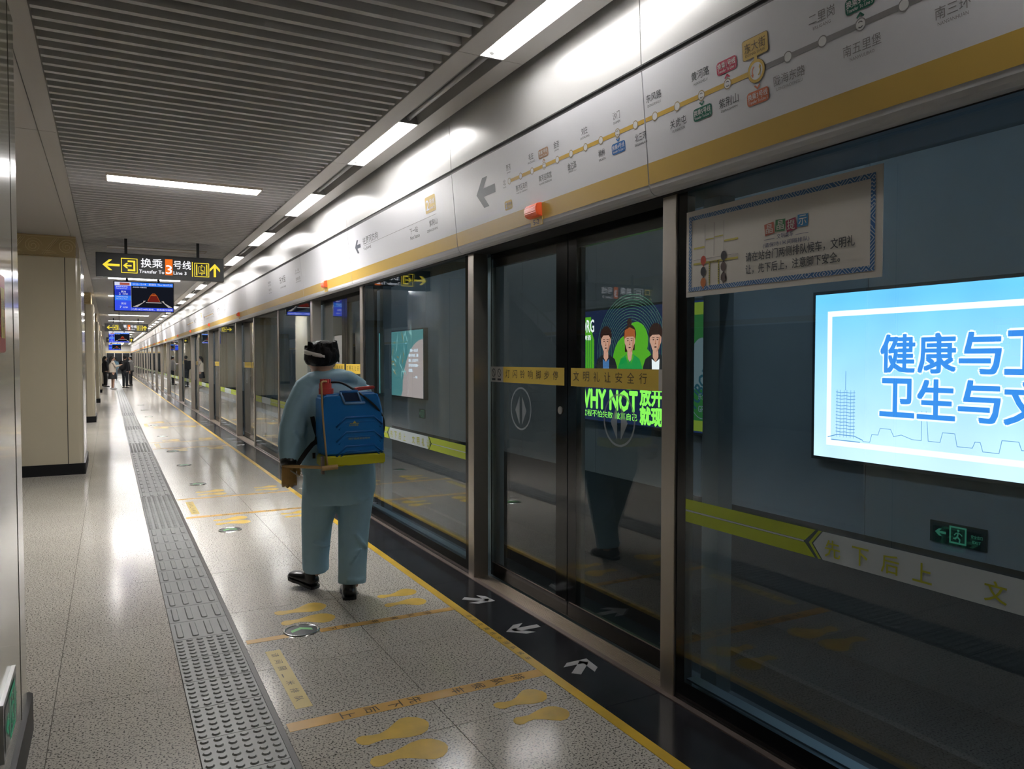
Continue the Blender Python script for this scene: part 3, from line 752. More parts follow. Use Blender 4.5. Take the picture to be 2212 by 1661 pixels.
# ------------------------------------------------------------------ orange door lamps with number tags
ORG = mat('orange_lens', (.85, .12, .04), .25, coat=.4, emit=.012, ecol=(1, .15, .05))
CODES = ['5-2', '5-1', '4-4', '4-3', '4-2', '4-1', '3-4', '3-3', '3-2', '3-1', '2-4', '2-3', '2-2', '2-1', '1-4', '1-3', '1-2', '1-1']
def door_lamp(y, code, label):
    r = thing('door_lamp', label, 'lamp', (2.03, y, 2.2), 'orange lamps above the door pairs')
    zz = 2.213
    xa = LEAN(2.25)
    b = B(); prism(b, [(xa, 2.287), (xa - .030, 2.280), (xa - .040, 2.262), (xa - .040, 2.236), (xa - .030, 2.218), (xa + .002, 2.212)], 1, y - .066, y + .066)
    bmesh.ops.bevel(b, geom=b.edges[:], offset=.004, segments=2, affect='EDGES'); obj('lens', b, ORG, r, smooth=False)
    fr = Frame((LEAN(2.2) - .004, 0, 0), (0, -1, 0), (-.0926, 0, 1)); fr.o += Vector((.0926 * 2.2, 0, 0))
    b = B(); pts = [fr.at(u, v, 0) for u, v in rect(-y - .063, 2.170, -y + .063, 2.214)]; back = [p + Vector((.003, 0, 0)) for p in pts]
    vv = [b.verts.new(p) for p in pts]; wv = [b.verts.new(p) for p in back]
    b.faces.new(vv)
    for i in range(4): b.faces.new((vv[i], vv[(i + 1) % 4], wv[(i + 1) % 4], wv[i]))
    obj('tag_plate', b, CYEL, r)
    text('lettering', INK, r, fr, [(code, -y, 2.178, .062, .026, 'c')], .0012, bold=.01)
for i, y0 in enumerate(DOORS):
    door_lamp(y0 + OPEN / 2, CODES[i], 'orange lamp with yellow number tag %s over its door pair' % CODES[i])

# ------------------------------------------------------------------ hanging signs and screens
def exit_icon(u, v, s):
    """pictogram: arrow leaving an open frame, inside a rounded border"""
    q = frame4(u, v, u + s, v + s, .010 * s / .2)
    k = s
    q += [rect(u + .40 * k, v + .74 * k, u + .86 * k, v + .86 * k), rect(u + .74 * k, v + .14 * k, u + .86 * k, v + .74 * k), rect(u + .40 * k, v + .14 * k, u + .74 * k, v + .26 * k)]
    q += arrow(u + .38 * k, v + .5 * k, .52 * k, .36 * k, .10 * k, PI)
    return q
def lift_icon(u, v, s):
    q = frame4(u, v, u + s, v + s, .009 * s / .2)
    q += [rect(u + .12 * s, v + .1 * s, u + .20 * s, v + .9 * s), rect(u + .80 * s, v + .1 * s, u + .88 * s, v + .9 * s)] + frame4(u + .28 * s, v + .25 * s, u + .72 * s, v + .75 * s, .03 * s)
    q += [[(u + .44 * s, v + .8 * s), (u + .56 * s, v + .8 * s), (u + .5 * s, v + .9 * s)], [(u + .44 * s, v + .2 * s), (u + .5 * s, v + .1 * s), (u + .56 * s, v + .2 * s)]]
    q += ring(u + .49 * s, v + .42 * s, .09 * s, .115 * s, 14, -2.6, 1.0) + [circ(u + .45 * s, v + .67 * s, .035 * s, 10), rect(u + .43 * s, v + .45 * s, u + .47 * s, v + .62 * s), rect(u + .43 * s, v + .43 * s, u + .58 * s, v + .47 * s)] + stroke([(u + .57 * s, v + .45 * s), (u + .63 * s, v + .34 * s)], .035 * s)
    return q
def transfer_sign(x0, x1, y, z0, z1, label, rods, lift=True):
    W, H = x1 - x0, z1 - z0
    r = thing('hanging_sign', label, 'sign', ((x0 + x1) / 2, y, z0), 'black illuminated signs hung from the ceiling')
    bx('sign_box', SIGN, r, x0, x1, y, y + .11, z0, z1, .004)
    for u in rods: bx('hanger', SIGN, r, x0 + u * W - .017, x0 + u * W + .017, y + .04, y + .075, z1 - .002, 3.09)
    fr = Frame((x0, y, z0), (1, 0, 0), (0, 0, 1))
    S = .62 * H
    q = arrow(.112 * W, .5 * H, .128 * W, .44 * H, .095 * H, PI) + exit_icon(.186 * W, .19 * H, S)
    if lift: q += [rect(.738 * W, .16 * H, .745 * W, .80 * H)] + lift_icon(.757 * W, .17 * H, S * .97) + arrow(.925 * W, .48 * H, .58 * H, .085 * W, .10 * H, PI / 2)
    flat('yellow_symbols', YSIGN, r, fr, q, .0012)
    flat('line_colour_block', OSIGN, r, fr, [rect(.524 * W, .18 * H, .583 * W, .86 * H)], .0012)
    text('lettering', WSIGN, r, fr, [('换乘', .337 * W, .46 * H, .166 * W, .38 * H), ('Transfer To', .323 * W, .22 * H, .193 * W, .14 * H), ('3', .530 * W, .24 * H, .047 * W, .36 * H), ('号线', .590 * W, .46 * H, .140 * W, .36 * H), ('Line 3', .590 * W, .22 * H, .103 * W, .14 * H)], .0022, bold=.012)
    return r
transfer_sign(-.132, 1.392, 11.0, 2.505, 2.812, 'large black transfer sign with yellow arrows, hung above the big blue screen', (.225, .79))
transfer_sign(-.135, 1.322, 32.0, 2.50, 2.80, 'smaller black transfer sign further down, second behind the large one', (.2, .77))
transfer_sign(-.14, 1.33, 52.0, 2.50, 2.80, 'farthest black transfer sign, mostly hidden behind the second screen', (.2, .77))
# the hall-side sign, mirrored in the first door pair
r = thing('hanging_sign', 'black exit and transfer sign over the hall, seen mirrored in the first door', 'sign', (-3.5, 11.3, 2.5), 'black illuminated signs hung from the ceiling')
bx('sign_box', SIGN, r, -5.05, -2.62, 11.3, 11.41, 2.5, 2.81, .004)
for x in (-4.0, -3.0): bx('hanger', SIGN, r, x - .017, x + .017, 11.34, 11.375, 2.80, 3.02)
fr = Frame((-4.98, 11.3, 2.5), (1, 0, 0), (0, 0, 1))
flat('yellow_symbols', YSIGN, r, fr, frame4(.22, .05, .42, .25, .018) + arrow(.32, .15, .15, .10, .03, PI / 2), .0012)
text('exit_lettering', YSIGN, r, fr, [('出口', .47, .13, .26, .12), ('Exit', .50, .05, .13, .05)], .002, bold=.01)
flat('train_symbol', WSIGN, r, fr, frame4(.78, .05, .98, .25, .010) + frame4(.83, .09, .93, .22, .012) + [rect(.83, .15, .93, .165)] + stroke([(.84, .09), (.81, .06)], .012) + stroke([(.92, .09), (.95, .06)], .012), .0012)
flat('line_colour_block', OSIGN, r, fr, [rect(1.34, .05, 1.43, .26)], .0012)
text('lettering', WSIGN, r, fr, [('换乘', 1.04, .13, .25, .12), ('Transfer To', 1.02, .05, .29, .05), ('3', 1.355, .08, .06, .12), ('号线', 1.46, .13, .24, .12), ('Line 3', 1.47, .05, .2, .05)], .002, bold=.012)

SB = [glow('screen_' + n, c, s) for n, c, s in (('blue', (.03, .06, .75), .62), ('blue2', (.05, .10, .95), .85), ('blue3', (.04, .22, .95), .95), ('pale', (.75, .78, 1.), .9), ('dark', (.015, .018, .03), .5), ('amber', (.75, .16, .03), .6), ('stone', (.55, .50, .48), .8), ('redroof', (.16, .015, .01), .9), ('bar', (.10, .14, .75), .9), ('brick', (.55, .15, .12), .7))]
def screen(x0, x1, y, z0, z1, label, detail=True):
    W, H = x1 - x0, z1 - z0
    r = thing('information_screen', label, 'screen', ((x0 + x1) / 2, y, z0), 'blue passenger information screens')
    bx('casing', SIGN, r, x0, x1, y, y + .08, z0, z1, .006)
    for u in (.22, .74):
        b = box(B(), x0 + u * W - .022, x0 + u * W + .022, y + .02, y + .06, z1 - .002, z1 + .06); obj('bracket', b, SIGN, r)
        bx('hanger', SIGN, r, x0 + u * W - .012, x0 + u * W + .012, y + .03, y + .054, z1 + .055, 3.12)
    fr = Frame((x0, y, z0), (1, 0, 0), (0, 0, 1)); t = .018
    c = .285 * W
    flat('display', SB[4], r, fr, [rect(c, .14 * H, W - t, .85 * H)], .0010)
    flat('train_list', SB[0], r, fr, [rect(t, .53 * H, c, .71 * H + .0)], .0010)
    flat('train_list_light', SB[1], r, fr, [rect(t, .71 * H, c, .85 * H), rect(t, t, c, .36 * H), rect(c, t, W - t, .14 * H), rect(t, .36 * H, c, .365 * H)], .0012)
    flat('train_list_pale', SB[2], r, fr, [rect(t, .365 * H, c, .525 * H), rect(c, .85 * H, W - t, H - t)], .0012)
    flat('logo_bar', SB[3], r, fr, [rect(t, .85 * H, c, H - t), rect(c - .003, t, c, .85 * H)], .0014)
    flat('line_mark', SB[9], r, fr, [rect(.10 * W, .865 * H, .26 * W, H - t - .012)], .002)
    # evening bridge leading to a lit pavilion
    mx = .655 * W
    flat('pavilion', SB[7], r, fr, [[(mx - .10 * W, .34 * H), (mx + .10 * W, .34 * H), (mx + .055 * W, .52 * H), (mx + .03 * W, .60 * H), (mx - .03 * W, .60 * H), (mx - .055 * W, .52 * H)]], .0016)
    flat('pavilion_lights', SB[5], r, fr, stroke([(mx - .10 * W, .36 * H), (mx - .055 * W, .54 * H), (mx - .02 * W, .61 * H), (mx + .02 * W, .61 * H), (mx + .055 * W, .54 * H), (mx + .10 * W, .36 * H)], .008) + stroke([(mx - .035 * W, .56 * H), (mx + .035 * W, .56 * H)], .02), .0020)
    flat('bridge', SB[6], r, fr, [[(c + .02 * W, .16 * H), (c + .1 * W, .16 * H), (mx - .13 * W, .37 * H), (mx - .17 * W, .37 * H), (mx - .18 * W, .31 * H)], [(W - .03 * W, .16 * H), (W - .1 * W, .16 * H), (mx + .13 * W, .37 * H), (mx + .17 * W, .37 * H), (mx + .18 * W, .31 * H)], rect(mx - .13 * W, .30 * H, mx + .13 * W, .325 * H)], .0018)
    if detail:
        text('lettering', SB[3], r, fr, [('2022-12-08', .31 * W, .885 * H, .22 * W, .055 * H), ('星期四', .575 * W, .88 * H, .12 * W, .065 * H), ('Thu 08:07:33', .72 * W, .885 * H, .25 * W, .055 * H),
            ('本次列车开往', .04 * W, .785 * H, .19 * W, .045 * H), ('The First Train', .04 * W, .735 * H, .18 * W, .03 * H), ('贾河', .12 * W, .615 * H, .08 * W, .065 * H), ('2', .085 * W, .545 * H, .03 * W, .07 * H), ('分钟', .145 * W, .545 * H, .085 * W, .055 * H),
            ('下次列车开往', .04 * W, .455 * H, .19 * W, .045 * H), ('The Next Train', .04 * W, .40 * H, .18 * W, .03 * H), ('贾河', .12 * W, .225 * H, .08 * W, .065 * H), ('7', .095 * W, .11 * H, .03 * W, .07 * H), ('分钟', .145 * W, .11 * H, .08 * W, .055 * H),
            ('12月08日08时发布，使用郑州地铁', .30 * W, .045 * H, .67 * W, .07 * H), ('点亮城市·闪耀夜景', .31 * W, .79 * H, .23 * W, .04 * H)], .0026, bold=.01, res=1)
    return r
screen(.088, 1.098, 15.7, 2.335, 2.892, 'big blue train screen hung just below the large transfer sign')
screen(-.016, .76, 35.0, 2.14, 2.565, 'smaller blue train screen hung just below the second transfer sign')
screen(-.03, .72, 58.0, 2.1, 2.52, 'third and smallest blue train screen, lowest of the stack of hung screens', False)
r = thing('ceiling_camera', 'grey boxy camera on a thin drop rod in front of the second transfer sign', 'camera', (.32, 25.0, 2.3))
bx('drop_rod', mat('rod_grey', (.25, .25, .24), .5), r, .262, .285, 25.0, 25.02, 2.52, 3.12)
b = B(); prism(b, [(.23, 2.50), (.31, 2.54), (.43, 2.32), (.34, 2.29)], 1, 24.9, 25.1); obj('housing', b, mat('camera_grey', (.2, .2, .19), .5), r)
obj('lens', cyl(B(), (.385, 24.9, 2.33), (.385, 24.88, 2.33), .03, 10), BLACK, r)

# ------------------------------------------------------------------ pasted poster
PAPER = mat('poster_paper', (.60, .575, .53), .45)
def meander():
    m = bpy.data.materials.new('blue_meander_print'); m.use_nodes = True; nt = m.node_tree; b = nt.nodes['Principled BSDF']
    g = nt.nodes.new('ShaderNodeNewGeometry'); v = nt.nodes.new('ShaderNodeTexVoronoi'); v.feature = 'F1'; v.distance = 'MANHATTAN'; v.inputs['Scale'].default_value = 17
    s = nt.nodes.new('ShaderNodeMath'); s.operation = 'SINE'; k = nt.nodes.new('ShaderNodeMath'); k.operation = 'MULTIPLY'; k.inputs[1].default_value = 30
    r = nt.nodes.new('ShaderNodeValToRGB'); r.color_ramp.interpolation = 'CONSTANT'; r.color_ramp.elements[0].color = (.035, .13, .33, 1); r.color_ramp.elements[1].color = (.45, .50, .56, 1); r.color_ramp.elements[1].position = .5
    nt.links.new(g.outputs['Position'], v.inputs['Vector']); nt.links.new(v.outputs['Distance'], k.inputs[0]); nt.links.new(k.outputs[0], s.inputs[0]); nt.links.new(s.outputs[0], r.inputs[0]); nt.links.new(r.outputs[0], b.inputs['Base Color'])
    b.inputs['Roughness'].default_value = .45
    return m
r = thing('poster', 'wide white queueing notice with blue meander border pasted on the glass panel', 'poster', (2.126, 2.02, 1.71))
bx('sheet', PAPER, r, 2.1255, 2.1285, 1.563, 2.471, 1.708, 2.058)
fr = Frame((2.1255, 2.471, 1.708), (0, -1, 0), (0, 0, 1)); W, H = .908, .350
flat('border', meander(), r, fr, frame4(.016, .022, W - .025, H - .022, .017), .0012)
text('lettering', INK, r, fr, [('请在站台门两侧排队候车，文明礼', .335, .108, .475, .036), ('让，先下后上，注意脚下安全。', .335, .062, .42, .036)], .0015, bold=.008)
text('small_lettering', mat('navy_ink', (.05, .06, .16), .5), r, fr, [('文明乘车', .485, .175, .075, .018), ('(请保持1米间隔排队)', .42, .148, .21, .019)], .0015)
flat('rules', mat('navy_ink', (.05, .06, .16)), r, fr, [rect(.425, .178, .475, .1795), rect(.57, .178, .625, .1795)], .0015)
for i, (c_, m_, an) in enumerate((('晶', mat('sq_red', (.42, .12, .08), .5), .12), ('晶', mat('sq_green', (.05, .19, .08), .5), -.05), ('提', mat('sq_wine', (.30, .03, .08), .5), .15), ('示', mat('sq_blue', (.03, .20, .42), .5), -.03))):
    cx_, cy_ = .450 + i * .050, .216 + (.0, .006, .0, .008)[i]; q = [(cx_ + x * math.cos(an) - y_ * math.sin(an), cy_ + x * math.sin(an) + y_ * math.cos(an)) for x, y_ in rect(-.0225, -.021, .0225, .021)]
    flat('title_square', m_, r, fr, [q], .0013)
text('title_lettering', PAPER, r, fr, [('晶', .434, .200, .032, .033), ('晶', .485, .206, .032, .033), ('提', .533, .200, .034, .033), ('示', .583, .208, .034, .033)], .002, bold=.006)
flat('diagram_lines', PALEINK, r, fr, stroke([(.112, .165), (.112, .285)], .0016) + stroke([(.164, .155), (.164, .285)], .0024) + stroke([(.218, .165), (.218, .285)], .0016) + stroke([(.045, .148), (.295, .148)], .0016), .0015)
flat('diagram_yellow', mat('diagram_yellow', (.50, .44, .09), .5), r, fr, [rect(.045, .128, .295, .136), rect(.135, .04, .142, .136), rect(.187, .04, .194, .136), rect(.047, .192, .11, .199), rect(.22, .202, .295, .209), rect(.117, .222, .162, .226), rect(.167, .226, .215, .230)], .0014)
flat('diagram_ticks', INK, r, fr, [rect(.1365, .05 + i * .009, .1405, .054 + i * .009) for i in range(8)] + [rect(.1885, .05 + i * .009, .1925, .054 + i * .009) for i in range(8)] + [rect(.14 + i * .007, .130, .144 + i * .007, .134) for i in range(7)], .0018)
for cx_, cy_, m_ in ((.104, .142, mat('head_red', (.48, .06, .03), .5)), (.104, .098, mat('head_black', (.03, .03, .035), .5)), (.104, .054, mat('head_orange', (.50, .15, .03), .5)), (.219, .148, mat('head_black', (.03, .03, .035))), (.218, .106, mat('head_brown', (.10, .07, .065), .5)), (.219, .065, mat('head_brown', (.10, .07, .065)))):
    q = [circ(cx_, cy_, .0155, 16, .019), circ(cx_, cy_ - .022, .004, 8)]
    if cy_ == .065: q += [[(cx_ - .018, cy_ - .012), (cx_ - .006, cy_ - .002), (cx_ - .010, cy_ + .006)], [(cx_ + .018, cy_ - .012), (cx_ + .010, cy_ + .006), (cx_ + .006, cy_ - .002)]]
    flat('diagram_head', m_, r, fr, q, .0020)

# ------------------------------------------------------------------ light boxes on the track wall
def lightbox(name, label, y0, y1, z0, z1):
    r = thing(name, label, 'advertisement', (5.95, (y0 + y1) / 2, z0))
    bx('case', mat('ad_case', (.10, .10, .10), .4), r, 5.90, 5.999, y0 - .03, y1 + .03, z0 - .03, z1 + .03)
    return r, Frame((5.90, y1, z0), (0, -1, 0), (0, 0, 1)), y1 - y0, z1 - z0
def gradient_glow(name, z0, z1, c0_, c1_, st):
    m = bpy.data.materials.new(name); m.use_nodes = True; nt = m.node_tree; nt.nodes.clear()
    out = nt.nodes.new('ShaderNodeOutputMaterial'); e = nt.nodes.new('ShaderNodeEmission'); g = nt.nodes.new('ShaderNodeNewGeometry'); sx = nt.nodes.new('ShaderNodeSeparateXYZ'); mr = nt.nodes.new('ShaderNodeMapRange'); r_ = nt.nodes.new('ShaderNodeValToRGB')
    mr.inputs[1].default_value = z0; mr.inputs[2].default_value = z1
    r_.color_ramp.elements[0].color = (*c0_, 1); r_.color_ramp.elements[1].color = (*c1_, 1)
    n = nt.nodes.new('ShaderNodeTexNoise'); n.inputs['Scale'].default_value = 1.6; mm = nt.nodes.new('ShaderNodeMapRange'); mm.inputs[3].default_value = st * .85 * 2 ** -vs.exposure; mm.inputs[4].default_value = st * 1.2 * 2 ** -vs.exposure
    nt.links.new(g.outputs['Position'], sx.inputs[0]); nt.links.new(sx.outputs[2], mr.inputs[0]); nt.links.new(mr.outputs[0], r_.inputs[0]); nt.links.new(r_.outputs[0], e.inputs[0])
    nt.links.new(g.outputs['Position'], n.inputs['Vector']); nt.links.new(n.outputs[0], mm.inputs[0]); nt.links.new(mm.outputs[0], e.inputs[1]); nt.links.new(e.outputs[0], out.inputs[0])
    return m
AD = 1.75
r, fr, W, H = lightbox('light_box', 'bright pale blue health slogan light box with a line-drawn skyline', 1.95, 5.03, .545, 2.055)
flat('backlit_sheet', gradient_glow('sky_blue_backlight', .6, 2.0, (.88, .98, 1.0), (.22, .66, .95), 1.0 * AD), r, fr, [rect(0, 0, W, H)], .001)
flat('white_frame', glow('frame_white_light', (1, 1, 1), 1.35 * AD), r, fr, frame4(.14, .115, W - .14, H - .16, .05), .002)
AOUT = glow('letter_outline_light', (1, 1, 1), 1.3 * AD); ABLUE = glow('letter_blue_light', (.05, .28, .72), 1.05 * AD); AINK = glow('skyline_blue_light', (.20, .40, .66), .9 * AD)
L1 = [(c, .70 + i * .345, .80, .31, .315) for i, c in enumerate('健康与卫生')]; L2 = [(c, .70 + i * .345, .425, .31, .315) for i, c in enumerate('卫生与文明')]
text('letter_outlines', AOUT, r, fr, L1 + L2, .004, bold=.065, res=1)
text('lettering', ABLUE, r, fr, L1 + L2, .007, bold=.028)
q = []
for i in range(13): q += stroke([(.245, .25 + i * .03), (.30, .245 + i * .03), (.345, .25 + i * .03), (.39, .245 + i * .03), (.445, .25 + i * .03)], .006)
for u in (.255, .29, .33, .36, .40, .435): q += stroke([(u, .2), (u, .63)], .004)
q += stroke([(.345, .63), (.345, .8)], .006) + stroke([(.16, .19), (.26, .22), (.44, .22), (.53, .19)], .008) + stroke([(.2, .17), (.5, .17)], .008)
sk = [(.53, .18), (.60, .18), (.62, .25), (.68, .25), (.70, .31), (.80, .31), (.83, .25), (.90, .27), (1.0, .24), (1.08, .24), (1.08, .48), (1.10, .42), (1.12, .48), (1.14, .24), (1.24, .24), (1.26, .32), (1.36, .32), (1.38, .22), (1.50, .22), (1.52, .27), (1.56, .27), (1.58, .2), (1.70, .2), (1.72, .3), (1.84, .3), (1.86, .24), (1.98, .24), (2.0, .18), (2.08, .18), (2.1, .28), (2.14, .34), (2.18, .28), (2.24, .34), (2.28, .26), (2.34, .24), (2.40, .2), (2.48, .2)]
q += stroke(sk, .005)
q += stroke([(2.42, .19), (2.49, .30), (2.53, .52), (2.545, .68), (2.54, .74), (2.60, .74), (2.595, .68), (2.61, .52), (2.65, .30), (2.72, .19)], .007) + stroke([(2.57, .74), (2.57, .9)], .005) + stroke([(2.53, .52), (2.61, .52)], .006) + stroke([(2.54, .68), (2.60, .56)], .004) + stroke([(2.60, .68), (2.54, .56)], .004) + stroke([(2.57, .5), (2.57, .3)], .004) + stroke([(2.40, .19), (2.74, .19), (2.74, .25), (2.40, .25)], .005)
flat('skyline_drawing', AINK, r, fr, q, .003)

r, fr, W, H = lightbox('light_box', 'dark green beer light box with three portraits and a tilted bottle', 6.28, 9.42, .62, 2.12)
flat('backlit_sheet', glow('ad_night_light', (.016, .026, .065), .8 * AD), r, fr, [rect(0, 0, W, H)], .001)
AG = glow('ad_green_light', (.13, .55, .03), .72 * AD); AG2 = glow('ad_bright_green_light', (.28, .90, .10), 1.25 * AD); AGD = glow('ad_deep_green_light', (.01, .22, .05), .9 * AD); AJ = glow('ad_shirt_green_light', (.015, .36, .07), .8 * AD); ASK = glow('ad_skin_light', (.72, .38, .27), .9 * AD); AHA = glow('ad_hair_dark_light', (.03, .015, .012), 1.0 * AD)
AHR = glow('ad_hair_red_light', (.40, .10, .03), 1.0 * AD); ALE = glow('ad_leather_light', (.018, .020, .022), 1.0 * AD); AWH = glow('ad_white_light', (.95, .95, .95), 1.1 * AD); ABL = glow('ad_denim_light', (.08, .20, .42), .9 * AD); ARING = glow('ad_ring_light', (.10, .30, .16), .7 * AD)
mxu = 1.50
flat('wave_rings', ARING, r, fr, sum([ring(mxu, .93, .30 + i * .036, .3055 + i * .036, 44, -.3, PI + .3) for i in range(13)], []), .002)
flat('green_halo', AG, r, fr, [circ(mxu + .12, 1.06, .25, 28), circ(mxu - .02, .80, .36, 30), circ(mxu + .22, .74, .26, 24)], .003)
flat('green_can', AG, r, fr, [[(.32, .62), (.64, .62), (.68, .70), (.68, 1.10), (.64, 1.18), (.60, 1.42), (.32, 1.42)]], .003)
flat('can_ribs', AGD, r, fr, [rect(.36 + i * .05, .64, .372 + i * .05, 1.12) for i in range(6)], .004)
text('brand_lettering', AWH, r, fr, [('TUBORG', .08, 1.21, .60, .17), ('乐堡啤酒', .26, 1.10, .34, .07)], .006, bold=.02)
def portrait(u, sh, top, hairm, capd, inner, long_=False):
    """flat print of a generic head-and-shoulders portrait"""
    v = 1.02
    body = [(u - .26, .50), (u - .25, .74), (u - .20, .84), (u - .07, .90), (u + .07, .90), (u + .20, .84), (u + .25, .74), (u + .26, .50)]
    flat('portrait_coat', top, r, fr, [body], .006)
    flat('portrait_shirt', inner, r, fr, [[(u - .06, .50), (u - .075, .84), (u, .80), (u + .075, .84), (u + .06, .50)]], .007)
    flat('portrait_neck', ASK, r, fr, [[(u - .05, .98), (u - .055, .86), (u, .80), (u + .055, .86), (u + .05, .98)]], .008)
    flat('portrait_hair', hairm, r, fr, [circ(u, 1.15, .132, 20, .130)] + ([rect(u - .105, .93, u - .055, 1.14), rect(u + .06, .95, u + .105, 1.14), circ(u - .01, 1.31, .05, 14)] if long_ else []), .009)
    flat('portrait_face', ASK, r, fr, [[(u + (.112 if math.sin(t) > -.4 else .096) * math.cos(t), 1.085 + (.115 if math.sin(t) > 0 else .165) * math.sin(t)) for t in [2 * PI * k / 26 for k in range(26)]]], .010)
    flat('portrait_fringe', AHR if long_ else hairm, r, fr, [[(u - .118, 1.10), (u - .105, 1.21), (u, 1.245), (u + .105, 1.21), (u + .118, 1.10), (u + .07, 1.155 - capd), (u - .06, 1.155 - capd)]], .011)
    flat('portrait_shade', glow('ad_skin_shade_light', (.52, .22, .13), 1.0 * AD), r, fr, [[(u + .098, 1.12), (u + .09, 1.02), (u + .05, .94), (u + .015, .925), (u + .05, 1.0), (u + .066, 1.10)], [(u - .004, 1.09), (u + .020, 1.025), (u - .010, 1.022)]], .0115)
    flat('portrait_features', AHA, r, fr, [circ(u - .038, 1.075, .017, 10, .006), circ(u + .04, 1.075, .017, 10, .006), rect(u - .062, 1.097, u - .018, 1.104), rect(u + .02, 1.097, u + .064, 1.104), circ(u + .002, .985, .026, 10, .008), [(u - .012, 1.02), (u + .012, 1.02), (u, 1.032)]], .012)
portrait(.97, 0, ALE, AHA, 0, ABL)
portrait(1.50, 0, AJ, AHA, .03, AJ, True)
portrait(2.02, 0, ALE, AHA, .02, AWH)
flat('shirt_collar', AG, r, fr, [[(1.50 - .09, .88), (1.50 - .02, .76), (1.50 - .05, .90)], [(1.50 + .09, .88), (1.50 + .02, .76), (1.50 + .05, .90)]], .0095)
text('slogan_lettering', AG2, r, fr, [('WHY NOT', .30, .17, 1.36, .25), ('放开玩', 1.72, .26, .66, .22), ('就现在', 1.72, .02, .66, .22)], .008, bold=.045)
text('small_lettering', AG2, r, fr, [('过程不怕失败 做真自己', .40, .05, 1.26, .09)], .008, bold=.01)
# tilted bottle on the right of the sheet
AO = glow('bottle_label_light', (.42, .50, .48), .22 * AD); ABG = glow('bottle_green_light', (.05, .20, .05), .38 * AD); ABD = glow('bottle_ink_light', (.02, .06, .07), .7 * AD); ABY = glow('bottle_base_light', (.30, .36, .04), .45 * AD)
D = .17
flat('bottle', ABG, r, fr, [[(2.53 + D, 1.48), (2.72 + D, 1.48), (2.78 + D, 1.28), (2.88 + D, 1.0), (2.94 + D, .75), (2.93 + D, .30), (2.84 + D, .02), (2.40 + D, .02), (2.38 + D, 1.0)]], .006)
flat('bottle_base', ABY, r, fr, [[(2.42 + D, .02), (2.84 + D, .02), (2.87 + D, .14), (2.42 + D, .14)], [(2.54 + D, 1.48), (2.72 + D, 1.48), (2.76 + D, 1.34), (2.52 + D, 1.34)]], .007)
flat('bottle_label', AO, r, fr, [[(2.68 + D + .26 * math.cos(t), .62 + .46 * math.sin(t)) for t in [2 * PI * k / 30 for k in range(30)]]], .008)
flat('bottle_label_green', ABG, r, fr, [[(2.68 + D + .245 * math.cos(t), .60 + .43 * math.sin(t)) for t in [PI * 1.08 + PI * .84 * k / 16 for k in range(17)]]], .009)
ft = Frame(fr.at(2.46 + D, .30), Vector((0, -.55, .83)), Vector((0, .83, .55)))
text('bottle_lettering', ABD, r, ft, [('TUBORG', .0, -.12, .66, .16)], .010, bold=.03)
text('bottle_small_lettering', AO, r, fr, [('乐堡啤酒', 2.62 + D, .38, .26, .07), ('GREEN', 2.62 + D, .24, .22, .07)], .011, bold=.01)
flat('bottle_crown_mark', ABD, r, fr, stroke([(2.70 + D, .88), (2.72 + D, 1.0), (2.76 + D, .92), (2.80 + D, 1.02), (2.83 + D, .93), (2.87 + D, .99), (2.87 + D, .86), (2.70 + D, .86)], .014), .010)

r, fr, W, H = lightbox('light_box', 'teal and pink illustrated light box with a block of white text', 15.2, 18.2, .62, 2.10)
flat('backlit_sheet', glow('teal_sheet_light', (.12, .30, .27), .75 * AD), r, fr, [rect(0, 0, W, H)], .001)
APK = glow('pink_field_light', (.55, .37, .31), .9 * AD); AOC = glow('ochre_leaf_light', (.42, .30, .10), .75 * AD); AMI = glow('mint_leaf_light', (.36, .58, .50), .9 * AD)
flat('pink_field', APK, r, fr, [[(3.0, 0)] + [(3.0, 1.30)] + [(3.0 - 1.3 * math.sin(t), 1.30 * math.cos(t) * .9 + .1) for t in [PI / 2 * k / 14 for k in range(15)]] + [(1.6, 0)]], .002)
lf_ = []; oc_ = []
rnd = random.Random(3)
for i in range(46):
    cx_, cy_ = rnd.uniform(.6, 2.5), rnd.uniform(.5, 1.45); a = rnd.uniform(0, PI); L = rnd.uniform(.06, .2)
    if cx_ > 1.9 and cy_ < 1.15: continue
    q = [(cx_ + L * math.cos(a), cy_ + L * math.sin(a)), (cx_ - .02 * math.sin(a), cy_ + .02 * math.cos(a)), (cx_ - L * math.cos(a), cy_ - L * math.sin(a)), (cx_ + .02 * math.sin(a), cy_ - .02 * math.cos(a))]
    (lf_ if i % 3 else oc_).append(q)
flat('pale_leaves', AMI, r, fr, lf_, .003); flat('ochre_leaves', AOC, r, fr, oc_ + [[(.55, .15), (.75, .1), (.85, 1.2), (.62, 1.3)]], .0035)
text('lettering', AWH, r, fr, [('愿每一次出发', 2.2, 1.0, .5, .07), ('都有人为你点灯，温暖', 2.12, .89, .6, .07), ('前路，让生活在平凡', 2.12, .78, .6, .07), ('里开出花来并热爱每一', 2.12, .67, .62, .07), ('段旅程。', 2.12, .56, .26, .07), ('—— 作者', 2.4, .42, .26, .06)], .005, bold=.02, res=1)

r, fr, W, H = lightbox('light_box', 'pale vertical calligraphy light box glimpsed beside the worker', 20.6, 22.4, .62, 2.15)
flat('backlit_sheet', glow('calligraphy_sheet_light', (.52, .45, .42), .8 * AD), r, fr, [rect(0, 0, W, H)], .001)
text('lettering', ALE, r, fr, [('小', .7, 1.0, .3, .32), ('满', .7, .55, .34, .36)], .004, res=1)

